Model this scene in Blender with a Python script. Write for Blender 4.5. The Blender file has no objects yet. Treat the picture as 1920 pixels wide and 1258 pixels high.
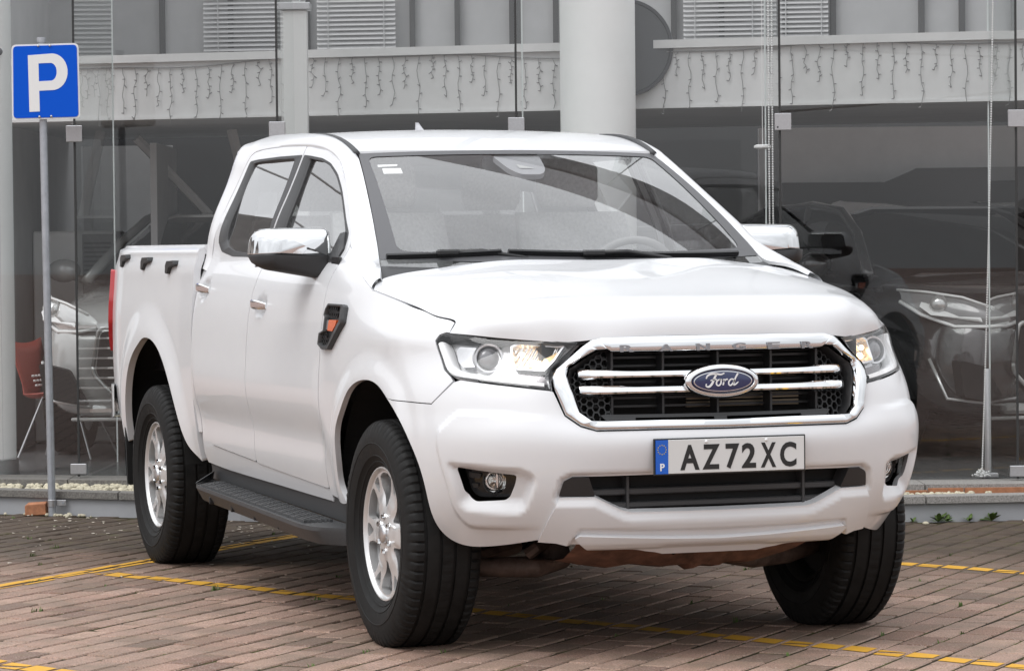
import bpy, math, random
import numpy as np
from mathutils import Vector, Matrix
from mathutils.geometry import delaunay_2d_cdt

random.seed(11)
rng = np.random.default_rng(7)
SC = bpy.context.scene
COL = SC.collection
R = math.radians

# ---------------------------------------------------------------- camera
cam_d = bpy.data.cameras.new('camera')
cam = bpy.data.objects.new('camera', cam_d)
COL.objects.link(cam)
cam_d.sensor_width = 36.0
cam_d.lens = 36.0*6131.67/1920
cam_d.clip_start = .1
cam_d.clip_end = 2000
_yaw, _pit, _rol = -0.34599, -0.02708, -0.00983
_f = Vector((-math.cos(_yaw)*math.cos(_pit), -math.sin(_yaw)*math.cos(_pit), math.sin(_pit)))
_r = _f.cross(Vector((0, 0, 1))).normalized(); _u = _r.cross(_f)
_c, _s = math.cos(_rol), math.sin(_rol)
_r2 = _r*_c+_u*_s; _u2 = _u*_c-_r*_s
cam.matrix_world = Matrix(((_r2.x, _u2.x, -_f.x, 10.5562), (_r2.y, _u2.y, -_f.y, -4.2165), (_r2.z, _u2.z, -_f.z, 1.3451), (0, 0, 0, 1)))
SC.camera = cam

# ---------------------------------------------------------------- overcast daylight
W = bpy.data.worlds.new('World'); SC.world = W; W.use_nodes = True
nt = W.node_tree; nt.nodes.clear()
def wn(t, **k):
    n = nt.nodes.new(t)
    for a, b in k.items(): setattr(n, a, b)
    return n
out = wn('ShaderNodeOutputWorld'); bg = wn('ShaderNodeBackground')
sky = wn('ShaderNodeTexSky', sky_type='NISHITA', sun_disc=False)
SUN_EL, SUN_ROT = R(55), R(162)
sky.sun_elevation = SUN_EL; sky.sun_rotation = SUN_ROT; sky.air_density = 1.0; sky.dust_density = 3.0
bw = wn('ShaderNodeRGBToBW')
mixc = wn('ShaderNodeMixRGB', blend_type='MIX'); mixc.inputs[0].default_value = .96   # cloud cover takes the blue out
tc = wn('ShaderNodeTexCoord')
sep = wn('ShaderNodeSeparateXYZ')
# cloud layer: grey sheet brighter overhead, soft lumps
nz = wn('ShaderNodeTexNoise'); nz.inputs['Scale'].default_value = 2.2; nz.inputs['Detail'].default_value = 5; nz.inputs['Roughness'].default_value = .55
mp = wn('ShaderNodeMapping'); mp.inputs['Scale'].default_value = (1, 1, 2.4)
ramp = wn('ShaderNodeValToRGB')
ramp.color_ramp.elements[0].position = .33; ramp.color_ramp.elements[0].color = (.78, .80, .83, 1)
ramp.color_ramp.elements[1].position = .66; ramp.color_ramp.elements[1].color = (1.08, 1.10, 1.14, 1)
zen = wn('ShaderNodeMapRange'); zen.inputs[1].default_value = 0; zen.inputs[2].default_value = 1; zen.inputs[3].default_value = 8.5; zen.inputs[4].default_value = 22.0
mul = wn('ShaderNodeMixRGB', blend_type='MULTIPLY'); mul.inputs[0].default_value = 1
add = wn('ShaderNodeMixRGB', blend_type='MIX'); add.inputs[0].default_value = .80
L = nt.links.new
L(tc.outputs['Generated'], sep.inputs[0]); L(sep.outputs['Z'], zen.inputs[0])
L(tc.outputs['Generated'], mp.inputs[0]); L(mp.outputs[0], nz.inputs['Vector']); L(nz.outputs['Fac'], ramp.inputs[0])
L(zen.outputs[0], mul.inputs[1]); L(ramp.outputs[0], mul.inputs[2])
L(sky.outputs[0], bw.inputs[0]); L(sky.outputs[0], mixc.inputs[1]); L(bw.outputs[0], mixc.inputs[2])
L(mixc.outputs[0], add.inputs[1]); L(mul.outputs[0], add.inputs[2])
L(add.outputs[0], bg.inputs['Color']); bg.inputs['Strength'].default_value = .10
L(bg.outputs[0], out.inputs[0])

sun_d = bpy.data.lights.new('sun', 'SUN'); sun = bpy.data.objects.new('sun', sun_d); COL.objects.link(sun)
sun_d.energy = 1.2; sun_d.angle = R(32); sun_d.color = (1, .995, .985)
sun.rotation_euler = (R(90)-SUN_EL, 0, R(18))
SC.view_settings.view_transform = 'Standard'; SC.view_settings.look = 'None'
SC.view_settings.gamma = 1; SC.view_settings.use_curve_mapping = False
SC.view_settings.exposure = 0.12
SC.render.engine = 'CYCLES'
SC.cycles.max_bounces = 10; SC.cycles.transparent_max_bounces = 24; SC.cycles.glossy_bounces = 5; SC.cycles.diffuse_bounces = 4
SC.cycles.caustics_reflective = False; SC.cycles.caustics_refractive = False
SC.cycles.sample_clamp_indirect = 6
# ---------------------------------------------------------------- helpers
def tag(o, label=None, cat=None, group=None, kind=None):
    if label: o['label'] = label
    if cat: o['category'] = cat
    if group: o['group'] = group
    if kind: o['kind'] = kind
    return o
def empty(name, loc=(0, 0, 0), rz=0, parent=None, label=None, cat=None, group=None):
    o = bpy.data.objects.new(name, None); COL.objects.link(o)
    o.location = loc; o.rotation_euler = (0, 0, rz); o.empty_display_size = .1
    if parent: o.parent = parent
    return tag(o, label, cat, group)
def link(name, me, parent=None):
    o = bpy.data.objects.new(name, me); COL.objects.link(o)
    if parent: o.parent = parent
    return o
def copy_tree(o, parent=None):
    c = o.copy(); COL.objects.link(c)
    if parent: c.parent = parent
    for ch in list(o.children): copy_tree(ch, c)
    return c
def mesh(name, V, F, mat, parent=None, normals=None, smooth=True, mats=None, fm=None, sharp=None):
    me = bpy.data.meshes.new(name)
    me.from_pydata([tuple(map(float, v)) for v in V], [], [tuple(int(i) for i in f) for f in F])
    if mats:
        for m in mats: me.materials.append(m)
        me.polygons.foreach_set('material_index', fm)
    elif mat: me.materials.append(mat)
    me.polygons.foreach_set('use_smooth', [bool(smooth)]*len(me.polygons))
    me.update()
    if normals is not None: me.normals_split_custom_set_from_vertices([tuple(map(float, n)) for n in normals])
    elif sharp: me.set_sharp_from_angle(angle=R(sharp))
    return link(name, me, parent)

class MB:
    """collects shapes into one mesh"""
    def __init__(s): s.V = []; s.F = []
    def add(s, V, F):
        o = len(s.V); s.V += [tuple(map(float, v)) for v in V]; s.F += [tuple(i+o for i in f) for f in F]
    def box(s, c, d, rot=None, taper=1.0, ch=0.0):
        x, y, z = np.array(d)/2
        if ch <= 0:
            V = [(-x,-y,-z),(x,-y,-z),(x,y,-z),(-x,y,-z),(-x*taper,-y*taper,z),(x*taper,-y*taper,z),(x*taper,y*taper,z),(-x*taper,y*taper,z)]
            F = [(3,2,1,0),(4,5,6,7),(0,1,5,4),(1,2,6,5),(2,3,7,6),(3,0,4,7)]
        else:
            k = min(ch, x*.9, y*.9, z*.9)
            V = []; idx = {}
            for sx in (-1, 1):
                for sy in (-1, 1):
                    for sz in (-1, 1):
                        for a in range(3):
                            p = [sx*(x-k), sy*(y-k), sz*(z-k)]; p[a] += (sx, sy, sz)[a]*k
                            idx[sx, sy, sz, a] = len(V); V.append(p)
            F = []
            for a in range(3):
                b, c2 = (a+1) % 3, (a+2) % 3
                for sg in (-1, 1):
                    q = []
                    for u, w in ((-1,-1),(1,-1),(1,1),(-1,1)):
                        k3 = [0, 0, 0]; k3[a] = sg; k3[b] = u; k3[c2] = w; q.append(idx[(*k3, a)])
                    F.append(tuple(q if sg > 0 else q[::-1]))
            for a in range(3):
                b, c2 = (a+1) % 3, (a+2) % 3
                for u in (-1, 1):
                    for w in (-1, 1):
                        q = []
                        for t, ax in ((-1, b), (1, b), (1, c2), (-1, c2)):
                            k3 = [0, 0, 0]; k3[a] = t; k3[b] = u; k3[c2] = w; q.append(idx[(*k3, ax)])
                        F.append(tuple(q if u*w < 0 else q[::-1]))
            for sx in (-1, 1):
                for sy in (-1, 1):
                    for sz in (-1, 1):
                        q = [idx[sx, sy, sz, a] for a in range(3)]
                        F.append(tuple(q if sx*sy*sz > 0 else q[::-1]))
        V = np.array(V, float)
        if rot is not None: V = V@np.array(rot).T
        s.add(V+np.array(c), F); return s
    def tube(s, path, r, n=8, cap=True, squash=None):
        P = np.array(path, float); m = len(P)
        rr = np.full(m, r) if np.isscalar(r) else np.array(r, float)
        T = np.gradient(P, axis=0); T /= np.maximum(np.linalg.norm(T, axis=1), 1e-9)[:, None]
        ref = np.array([0, 0, 1.]) if abs(T[0][2]) < .9 else np.array([1., 0, 0])
        V = []
        a = np.cross(T[0], ref); a /= np.linalg.norm(a)
        for i in range(m):
            a = a-T[i]*(a@T[i]); a /= np.linalg.norm(a); b = np.cross(T[i], a)
            for k in range(n):
                t = 2*math.pi*k/n
                V.append(P[i]+rr[i]*(math.cos(t)*a+math.sin(t)*b))
        F = [(i*n+k, i*n+(k+1) % n, (i+1)*n+(k+1) % n, (i+1)*n+k) for i in range(m-1) for k in range(n)]
        if cap: F += [tuple(range(n))[::-1], tuple((m-1)*n+k for k in range(n))]
        s.add(V, F); return s
    def cyl(s, a, b, r, n=16, r2=None):
        return s.tube([a, b], [r, r if r2 is None else r2], n)
    def prism(s, poly, o, ux, uy, depth):
        """2D polygon in the plane (o; ux, uy), thickened by depth along ux x uy"""
        o = np.array(o, float); ux = np.array(ux, float); uy = np.array(uy, float); nn = np.cross(ux, uy)
        n = len(poly)
        A = [o+p[0]*ux+p[1]*uy for p in poly]; B = [q+nn*depth for q in A]
        ar = sum(poly[i][0]*poly[(i+1) % n][1]-poly[(i+1) % n][0]*poly[i][1] for i in range(n))
        F = [tuple(range(n))[::-1], tuple(range(n, 2*n))]+[(i, (i+1) % n, n+(i+1) % n, n+i) for i in range(n)]
        if ar*depth < 0: F = [f[::-1] for f in F]
        s.add(A+B, F); return s
    def lathe(s, prof, n=48, axis='y', closed=False):
        """profile of (radius, offset along axis)"""
        m = len(prof); V = []
        for k in range(n):
            t = 2*math.pi*k/n; c, q = math.cos(t), math.sin(t)
            for r, w in prof:
                V.append({'y': (r*c, w, r*q), 'z': (r*c, r*q, w), 'x': (w, r*c, r*q)}[axis])
        F = []
        for k in range(n):
            k2 = (k+1) % n
            for i in range(m-1 if not closed else m):
                j = (i+1) % m
                F.append((k*m+i, k*m+j, k2*m+j, k2*m+i) if axis != 'y' else (k*m+i, k2*m+i, k2*m+j, k*m+j))
        s.add(V, F); return s
    def sphere(s, c, r, n=12, m=8, sc=(1, 1, 1)):
        V = [(c[0], c[1], c[2]+r*sc[2])]
        for i in range(1, m):
            p = math.pi*i/m
            for k in range(n):
                t = 2*math.pi*k/n
                V.append((c[0]+r*sc[0]*math.sin(p)*math.cos(t), c[1]+r*sc[1]*math.sin(p)*math.sin(t), c[2]+r*sc[2]*math.cos(p)))
        V.append((c[0], c[1], c[2]-r*sc[2])); e = len(V)-1
        F = [(0, 1+k, 1+(k+1) % n) for k in range(n)]
        for i in range(m-2):
            a = 1+i*n
            F += [(a+k, a+n+k, a+n+(k+1) % n, a+(k+1) % n) for k in range(n)]
        a = 1+(m-2)*n
        F += [(a+k, e, a+(k+1) % n) for k in range(n)]
        s.add(V, F); return s
    def loft(s, loops, closed=True, cap=True):
        n = len(loops[0]); m = len(loops)
        V = [p for l in loops for p in l]
        F = []
        for i in range(m-1):
            for k in range(n if closed else n-1):
                F.append((i*n+k, i*n+(k+1) % n, (i+1)*n+(k+1) % n, (i+1)*n+k))
        if cap and closed: F += [tuple(range(n))[::-1], tuple((m-1)*n+k for k in range(n))]
        s.add(V, F); return s
    def xf(s, M):
        s.V = [tuple(M@Vector(v)) for v in s.V]; return s
    def mirror_y(s):
        s.V = [(x, -y, z) for x, y, z in s.V]; s.F = [f[::-1] for f in s.F]; return s
    def build(s, name, mat, parent=None, smooth=False, sharp=None, bevel=0, seg=2, loc=None):
        o = mesh(name, s.V, s.F, mat, parent, smooth=smooth or bool(sharp), sharp=sharp)
        if bevel:
            b = o.modifiers.new('edge', 'BEVEL'); b.width = bevel; b.segments = seg; b.limit_method = 'ANGLE'; b.angle_limit = R(35)
            for p in o.data.polygons: p.use_smooth = True
            b.harden_normals = True
        if loc is not None: o.location = loc
        return o

# ---- outlines
def fil(poly, r, n=5):
    """round the corners of a closed 2D outline; r a number or one per corner"""
    P = np.array(poly, float); m = len(P); out = []
    rr = [r]*m if np.isscalar(r) else list(r)
    for i in range(m):
        a, b, c = P[i-1], P[i], P[(i+1) % m]
        la, lc = np.linalg.norm(a-b), np.linalg.norm(c-b)
        d = min(rr[i], .48*la, .48*lc)
        if d < 1e-5: out.append(b); continue
        p, q = b+(a-b)/la*d, b+(c-b)/lc*d
        for t in np.linspace(0, 1, n): out.append((1-t)**2*p+2*t*(1-t)*b+t*t*q)
    return np.array(out)
def resample(poly, step, closed=True):
    P = np.array(poly, float); out = []
    m = len(P)
    for i in range(m if closed else m-1):
        a, b = P[i], P[(i+1) % m]; k = max(1, int(math.ceil(np.linalg.norm(b-a)/step)))
        for t in range(k): out.append(a+(b-a)*t/k)
    if not closed: out.append(P[-1])
    return np.array(out)
def area2(P): P = np.asarray(P); Q = np.roll(P, -1, axis=0); return .5*np.sum(P[:, 0]*Q[:, 1]-Q[:, 0]*P[:, 1])
def ccw(P): P = np.asarray(P, float); return P if area2(P) > 0 else P[::-1]
def inset(poly, d):
    P = ccw(poly); A = P-np.roll(P, 1, axis=0); B = np.roll(P, -1, axis=0)-P
    na = np.column_stack([-A[:, 1], A[:, 0]])/np.maximum(np.linalg.norm(A, axis=1), 1e-9)[:, None]
    nb = np.column_stack([-B[:, 1], B[:, 0]])/np.maximum(np.linalg.norm(B, axis=1), 1e-9)[:, None]
    n = na+nb; k = np.maximum((n*n).sum(1)/2, .35)
    return P+n/k[:, None]*d
def inside(P, Q):
    P = np.asarray(P, float); Q = np.asarray(Q, float)
    x, y = Q[:, 0], Q[:, 1]; r = np.zeros(len(Q), bool)
    for a, b in zip(P, np.roll(P, -1, axis=0)):
        if a[1] == b[1]: continue
        c = (a[1] > y) != (b[1] > y)
        r ^= c & (x < (b[0]-a[0])*(y-a[1])/(b[1]-a[1])+a[0])
    return r
def sdf(P, Q):
    """signed distance, positive inside"""
    P = np.asarray(P, float); Q = np.asarray(Q, float); d = np.full(len(Q), 1e9)
    for a, b in zip(P, np.roll(P, -1, axis=0)):
        e = b-a; l2 = e@e
        if l2 < 1e-12: continue
        t = np.clip(((Q-a)@e)/l2, 0, 1)
        d = np.minimum(d, np.linalg.norm(Q-a-t[:, None]*e, axis=1))
    return np.where(inside(P, Q), d, -d)
def surf_nrm(fn, uv, e=.003):
    uv = np.asarray(uv, float)
    du = fn(uv+[e, 0])-fn(uv-[e, 0]); dv = fn(uv+[0, e])-fn(uv-[0, e])
    n = np.cross(du, dv); return n/np.maximum(np.linalg.norm(n, axis=1), 1e-12)[:, None]

def panel(name, fn, outer, mat, parent, holes=(), sp=.03, lip=.012, side=1, off=0.0, bstep=None, flip=False, disp=None, lipout=None):
    """sheet of the surface fn(u,v) trimmed by outlines, with turned-in edges.
    side=-1 mirrors it to the other flank; off moves it along its normal"""
    bstep = bstep or min(sp, .012)
    loops = [ccw(resample(outer, bstep))]+[ccw(resample(h, bstep))[::-1] for h in holes]
    lo, hi = loops[0].min(0), loops[0].max(0)
    gx = np.arange(lo[0]+sp*.5, hi[0], sp); gy = np.arange(lo[1]+sp*.5, hi[1], sp)
    G = np.array(np.meshgrid(gx, gy)).reshape(2, -1).T
    k = inside(loops[0], G)
    for h in loops[1:]: k &= ~inside(h, G)
    G = G[k]
    B = np.concatenate(loops)
    if len(G):
        keep = np.ones(len(G), bool)
        for i in range(0, len(G), 4000):
            dd = ((G[i:i+4000, None, :]-B[None])**2).sum(2).min(1); keep[i:i+4000] = dd > (.45*bstep if sp <= bstep*1.2 else .4*sp)**2
        G = G[keep]
    pts = np.concatenate([B, G]) if len(G) else B
    faces = []; o = 0
    for l in loops: faces.append(list(range(o, o+len(l)))); o += len(l)
    vo, _, fo, ov, _, _ = delaunay_2d_cdt([Vector(p) for p in pts], [], faces, 2, 1e-7)
    UV = np.array([v[:] for v in vo])
    newi = {}
    for i, l in enumerate(ov):
        for q in l: newi[q] = i
    F = [list(f) for f in fo]
    def ev(uv):
        P = fn(uv)
        if disp is None and off == 0: return P
        n = surf_nrm(fn, uv)*(-1 if flip else 1)
        d = off+(disp(uv) if disp is not None else 0)
        return P+n*np.reshape(d, (-1, 1))*np.ones((len(uv), 1))
    P = ev(UV); N = surf_nrm(ev, UV)
    if flip: N = -N; F = [f[::-1] for f in F]
    V = [P]; NN = [N]; base = len(P)
    o = 0
    if lip:
        for l in loops:
            ids = np.array([newi[o+i] for i in range(len(l))]); o += len(l)
            q = P[ids]; n = N[ids]
            t = np.roll(q, -1, axis=0)-np.roll(q, 1, axis=0); t /= np.maximum(np.linalg.norm(t, axis=1), 1e-9)[:, None]
            outn = np.cross(t, n)*(-1 if flip else 1)
            V += [q, q-n*lip]; NN += [outn, outn]
            m = len(l)
            for i in range(m):
                j = (i+1) % m
                f = (base+i, base+m+i, base+m+j, base+j)
                F.append(f if not flip else f[::-1])
            base += 2*m
    V = np.concatenate(V); NN = np.concatenate(NN)
    if side < 0:
        V = V*[1, -1, 1]; NN = NN*[1, -1, 1]; F = [f[::-1] for f in F]
    return mesh(name, V, F, mat, parent, normals=NN)

def ring(name, fn, a, b, prof, mat, parent, side=1, step=.012, sharp=50, closed=True):
    """frame between two outlines with equal corner counts; prof = [(t, height)] across it"""
    A = np.array(a, float); Bq = np.array(b, float); m = len(A); pa, pb = [], []
    for i in range(m if closed else m-1):
        j = (i+1) % m
        k = max(1, int(math.ceil(max(np.linalg.norm(A[j]-A[i]), np.linalg.norm(Bq[j]-Bq[i]))/step)))
        for t in range(k):
            pa.append(A[i]+(A[j]-A[i])*t/k); pb.append(Bq[i]+(Bq[j]-Bq[i])*t/k)
    if not closed: pa.append(A[-1]); pb.append(Bq[-1])
    pa, pb = np.array(pa), np.array(pb); n = len(pa); V = []
    for t, h in prof:
        uv = pa*(1-t)+pb*t
        P = fn(uv)
        if h: P = P+surf_nrm(fn, uv)*h
        V.append(P)
    V = np.concatenate(V); F = []
    flipq = area2(pa) < 0 if closed else False
    for i in range(len(prof)-1):
        for k in range(n if closed else n-1):
            q = (k+1) % n
            f = (i*n+k, i*n+q, (i+1)*n+q, (i+1)*n+k)
            F.append(f if not flipq else f[::-1])
    if side < 0: V = V*[1, -1, 1]; F = [f[::-1] for f in F]
    return mesh(name, V, F, mat, parent, sharp=sharp)

def grid(name, P, mat, parent=None, side=1, closed_u=False, flip=False, sharp=None, skirt=0, normals=None):
    """P: [nu, nv, 3] lattice"""
    nu, nv = P.shape[:2]; V = P.reshape(-1, 3); F = []
    for i in range(nu if closed_u else nu-1):
        for k in range(nv-1):
            i2 = (i+1) % nu
            F.append((i*nv+k, i2*nv+k, i2*nv+k+1, i*nv+k+1))
    if flip: F = [f[::-1] for f in F]
    if side < 0: V = V*[1, -1, 1]; F = [f[::-1] for f in F]
    return mesh(name, V, F, mat, parent, sharp=sharp)

def text_mesh(name, body, size, mat, parent, M, depth=.002, sx=1.0, bold=0.0, align='CENTER', spacing=1.0, fit=None):
    cu = bpy.data.curves.new(name, 'FONT'); cu.body = body; cu.size = size; cu.extrude = depth; cu.offset = bold
    cu.align_x = align; cu.align_y = 'CENTER'; cu.space_character = spacing; cu.resolution_u = 4
    t = bpy.data.objects.new('tmp_text', cu); COL.objects.link(t)
    bpy.context.view_layer.update()
    me = bpy.data.meshes.new_from_object(t.evaluated_get(bpy.context.evaluated_depsgraph_get()))
    bpy.data.objects.remove(t); bpy.data.curves.remove(cu)
    me.name = name
    if fit:     # exact width and height of the printed character
        vs_ = np.array([v.co[:] for v in me.vertices]); lo, hi = vs_.min(0), vs_.max(0); c_ = (lo+hi)/2
        me.transform(Matrix.Diagonal((fit[0]/(hi[0]-lo[0]), fit[1]/(hi[1]-lo[1]), 1, 1)) @ Matrix.Translation((-c_[0], -c_[1], 0)))
    me.transform(Matrix.Diagonal((sx, 1, 1, 1))); me.transform(M)
    me.materials.clear(); me.materials.append(mat)
    return link(name, me, parent)
def frame(o, ux, uy):
    ux = Vector(ux).normalized(); uy = Vector(uy); uz = ux.cross(uy).normalized(); uy = uz.cross(ux)
    return Matrix(((ux.x, uy.x, uz.x, o[0]), (ux.y, uy.y, uz.y, o[1]), (ux.z, uy.z, uz.z, o[2]), (0, 0, 0, 1)))
# ---------------------------------------------------------------- materials
class NT:
    def __init__(s, name):
        s.m = bpy.data.materials.new(name); s.m.use_nodes = True; s.t = s.m.node_tree; s.t.nodes.clear()
        s.out = s.n('ShaderNodeOutputMaterial')
    def n(s, t, **k):
        x = s.t.nodes.new(t)
        for a, b in k.items(): setattr(x, a, b)
        return x
    def l(s, a, b): s.t.links.new(a, b)
    def coord(s, kind='Object', scale=None):
        c = s.n('ShaderNodeTexCoord').outputs[kind]
        if scale is None: return c
        m = s.n('ShaderNodeMapping'); m.inputs['Scale'].default_value = scale if hasattr(scale, '__len__') else (scale,)*3
        s.l(c, m.inputs[0]); return m.outputs[0]
    def noise(s, vec, scale, detail=4, rough=.55):
        x = s.n('ShaderNodeTexNoise'); x.inputs['Scale'].default_value = scale; x.inputs['Detail'].default_value = detail; x.inputs['Roughness'].default_value = rough
        s.l(vec, x.inputs['Vector']); return x.outputs['Fac']
    def ramp(s, fac, stops):
        x = s.n('ShaderNodeValToRGB'); e = x.color_ramp.elements
        while len(e) < len(stops): e.new(.5)
        for q, (p, c) in zip(e, stops): q.position = p; q.color = (*c, 1) if len(c) == 3 else c
        s.l(fac, x.inputs[0]); return x.outputs[0]
    def mix(s, fac, a, b, mode='MIX'):
        x = s.n('ShaderNodeMixRGB', blend_type=mode)
        for i, v in enumerate((fac, a, b)):
            if hasattr(v, 'is_linked') or isinstance(v, bpy.types.NodeSocket): s.l(v, x.inputs[i])
            else: x.inputs[i].default_value = v if i == 0 else (*v, 1)
        return x.outputs[0]
    def bump(s, h, strength=.3, dist=.01):
        b = s.n('ShaderNodeBump'); b.inputs['Strength'].default_value = strength; b.inputs['Distance'].default_value = dist
        s.l(h, b.inputs['Height']); return b.outputs[0]
    def bsdf(s, color=None, rough=.5, metal=0., coat=0., spec=.5, normal=None, **kw):
        b = s.n('ShaderNodeBsdfPrincipled')
        def put(k, v):
            if isinstance(v, bpy.types.NodeSocket): s.l(v, b.inputs[k])
            else: b.inputs[k].default_value = (*v, 1) if hasattr(v, '__len__') and len(v) == 3 else v
        if color is not None: put('Base Color', color)
        put('Roughness', rough); put('Metallic', metal); put('Coat Weight', coat); put('Specular IOR Level', spec)
        if coat: put('Coat Roughness', .03)
        if normal is not None: s.l(normal, b.inputs['Normal'])
        for k, v in kw.items(): put(k, v)
        s.l(b.outputs[0], s.out.inputs[0]); return b
def simple(name, color, rough=.5, metal=0., coat=0., spec=.5, grain=0., gscale=60., bump=0., **kw):
    t = NT(name); col = color; nrm = None
    if grain or bump:
        c = t.coord('Object'); f = t.noise(c, gscale, 5, .6)
        if grain:
            d = tuple(max(0, x*(1-grain)) for x in color); u = tuple(min(1, x*(1+grain)) for x in color)
            col = t.ramp(f, [(.3, d), (.7, u)])
        if bump: nrm = t.bump(f, bump, .004)
    t.bsdf(col, rough, metal, coat, spec, nrm, **kw); return t.m
def glassy(name, tint=(1, 1, 1), refl=1.0, base=.0, rough=0., ior=1.5):
    """thin pane: mirror reflection by Fresnel over clear transmission"""
    t = NT(name)
    # Schlick's law on |cos|: the same from both faces of the single sheet
    g = t.n('ShaderNodeNewGeometry'); d = t.n('ShaderNodeVectorMath', operation='DOT_PRODUCT'); t.l(g.outputs['Incoming'], d.inputs[0]); t.l(g.outputs['Normal'], d.inputs[1])
    def m(op, a, b=None, c=None):
        x = t.n('ShaderNodeMath', operation=op)
        for q, v in enumerate((a, b, c)):
            if v is None: continue
            if isinstance(v, bpy.types.NodeSocket): t.l(v, x.inputs[q])
            else: x.inputs[q].default_value = v
        return x.outputs[0]
    f0 = ((ior-1)/(ior+1))**2
    k0 = m('MULTIPLY_ADD', m('POWER', m('SUBTRACT', 1.0, m('ABSOLUTE', d.outputs['Value'])), 5.0), 1-f0, f0)
    k = t.n('ShaderNodeMath', operation='MULTIPLY_ADD'); k.inputs[1].default_value = refl; k.inputs[2].default_value = base; k.use_clamp = True
    t.l(k0, k.inputs[0])
    tr = t.n('ShaderNodeBsdfTransparent'); tr.inputs[0].default_value = (*tint, 1)
    gl = t.n('ShaderNodeBsdfGlossy'); gl.inputs['Roughness'].default_value = rough; gl.inputs[0].default_value = (1, 1, 1, 1)
    mx = t.n('ShaderNodeMixShader'); t.l(k.outputs[0], mx.inputs[0]); t.l(tr.outputs[0], mx.inputs[1]); t.l(gl.outputs[0], mx.inputs[2])
    t.l(mx.outputs[0], t.out.inputs[0]); return t.m
def paint_white():
    t = NT('white car paint'); c = t.coord('Object')
    # fine rain beads and a little road film low on the body
    v = t.n('ShaderNodeTexVoronoi'); v.inputs['Scale'].default_value = 130; t.l(c, v.inputs['Vector'])
    r = t.n('ShaderNodeMapRange'); r.inputs[1].default_value = .0; r.inputs[2].default_value = .16; r.inputs[3].default_value = 1; r.inputs[4].default_value = 0; r.clamp = True
    t.l(v.outputs['Distance'], r.inputs[0])
    w = t.noise(c, 9, 3); m = t.n('ShaderNodeMapRange'); m.inputs[1].default_value = .52; m.inputs[2].default_value = .64; m.clamp = True; t.l(w, m.inputs[0])
    q = t.n('ShaderNodeMath', operation='MULTIPLY'); t.l(r.outputs[0], q.inputs[0]); t.l(m.outputs[0], q.inputs[1])
    g = t.n('ShaderNodeNewGeometry'); sp = t.n('ShaderNodeSeparateXYZ'); t.l(g.outputs['Normal'], sp.inputs[0])
    up = t.n('ShaderNodeMapRange'); up.inputs[1].default_value = .55; up.inputs[2].default_value = .9; up.clamp = True; t.l(sp.outputs['Z'], up.inputs[0])
    q2 = t.n('ShaderNodeMath', operation='MULTIPLY'); t.l(q.outputs[0], q2.inputs[0]); t.l(up.outputs[0], q2.inputs[1])
    nrm = t.bump(q2.outputs[0], .55, .0012)
    film = t.noise(t.coord('Object', (3, 3, 6)), 3, 5)
    col = t.ramp(film, [(.3, (.675, .682, .698)), (.7, (.69, .697, .71))])
    t.bsdf(col, .32, 0, .65, .35, nrm); return t.m
M = {}
M['paint'] = paint_white()
M['guide'] = simple('light guide white', (.95, .95, .95), .4, 0, .3)
M['letter'] = simple('satin letter', (.34, .35, .37), .3, .9)
M['fin_grey'] = simple('aerial grey', (.40, .40, .42), .4)
M['chrome'] = simple('chrome', (.78, .79, .80), .045, 1.0)
M['satin'] = simple('satin aluminium', (.66, .66, .67), .28, .9, grain=.05)
M['black_gloss'] = simple('black gloss plastic', (.012, .012, .013), .16)
M['black'] = simple('black plastic', (.020, .020, .021), .45, grain=.2, gscale=300, bump=.08)
M['black_grey'] = simple('charcoal textured plastic', (.045, .046, .048), .5, grain=.2, gscale=350, bump=.15)
M['dark'] = simple('dark underside', (.010, .010, .010), .8, grain=.3, gscale=12)
M['liner'] = simple('wheel arch felt', (.008, .008, .008), .95)
M['rust'] = simple('rusty skid steel', (.15, .075, .05), .75, grain=.55, gscale=14, bump=.3)
M['axle'] = simple('greasy suspension iron', (.12, .085, .07), .6, .2, grain=.5, gscale=18, bump=.2)
M['glass'] = glassy('windscreen glass', (.95, .96, .955), 1.75, .055)
M['sideglass'] = glassy('side window glass', (.86, .87, .87), 1.6, .12)
M['frit'] = simple('screen edge ceramic band', (.085, .085, .09), .35, 0, .0, .4)
M['lens'] = glassy('lamp cover', (.97, .97, .97), 1.0, .0)
M['red_lens'] = simple('red lamp lens', (.42, .012, .018), .12, 0, 1.0)
M['orange_lens'] = simple('orange lamp lens', (.75, .12, .01), .15, 0, 1.0)
M['blue_enamel'] = simple('blue enamel', (.008, .018, .085), .12, 0, 1.0)
M['rim'] = simple('silver alloy', (.70, .70, .70), .33, .55, .5, grain=.03, gscale=30)
M['seat'] = simple('grey seat cloth', (.42, .42, .42), .9, grain=.2, gscale=80)
M['cabin'] = simple('cabin trim grey', (.75, .75, .74), .8)
M['dash'] = simple('dashboard grain', (.16, .16, .16), .7, bump=.2, gscale=200)
M['plate'] = simple('number plate white', (.62, .62, .61), .35)
M['plate_blue'] = simple('plate band blue', (.006, .10, .50), .35)
M['ink'] = simple('black print', (.012, .012, .012), .4)
M['white_print'] = simple('white print', (.78, .78, .78), .45)
M['eu_gold'] = simple('gold print', (.55, .42, .06), .45)
M['sticker'] = simple('white paper sticker', (.72, .72, .70), .6)
M['disc_iron'] = simple('brake iron', (.10, .095, .09), .4, .8)
def rubber():
    t = NT('tyre rubber'); c = t.coord('Object')
    f = t.noise(c, 26, 5); col = t.ramp(f, [(.3, (.008, .008, .008)), (.72, (.017, .0165, .016))])
    t.bsdf(col, t.ramp(f, [(.3, (.5, .5, .5)), (.7, (.75, .75, .75))]), 0, 0, .2, t.bump(t.noise(c, 300, 2), .12, .002)); return t.m
M['rubber'] = rubber()
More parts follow.
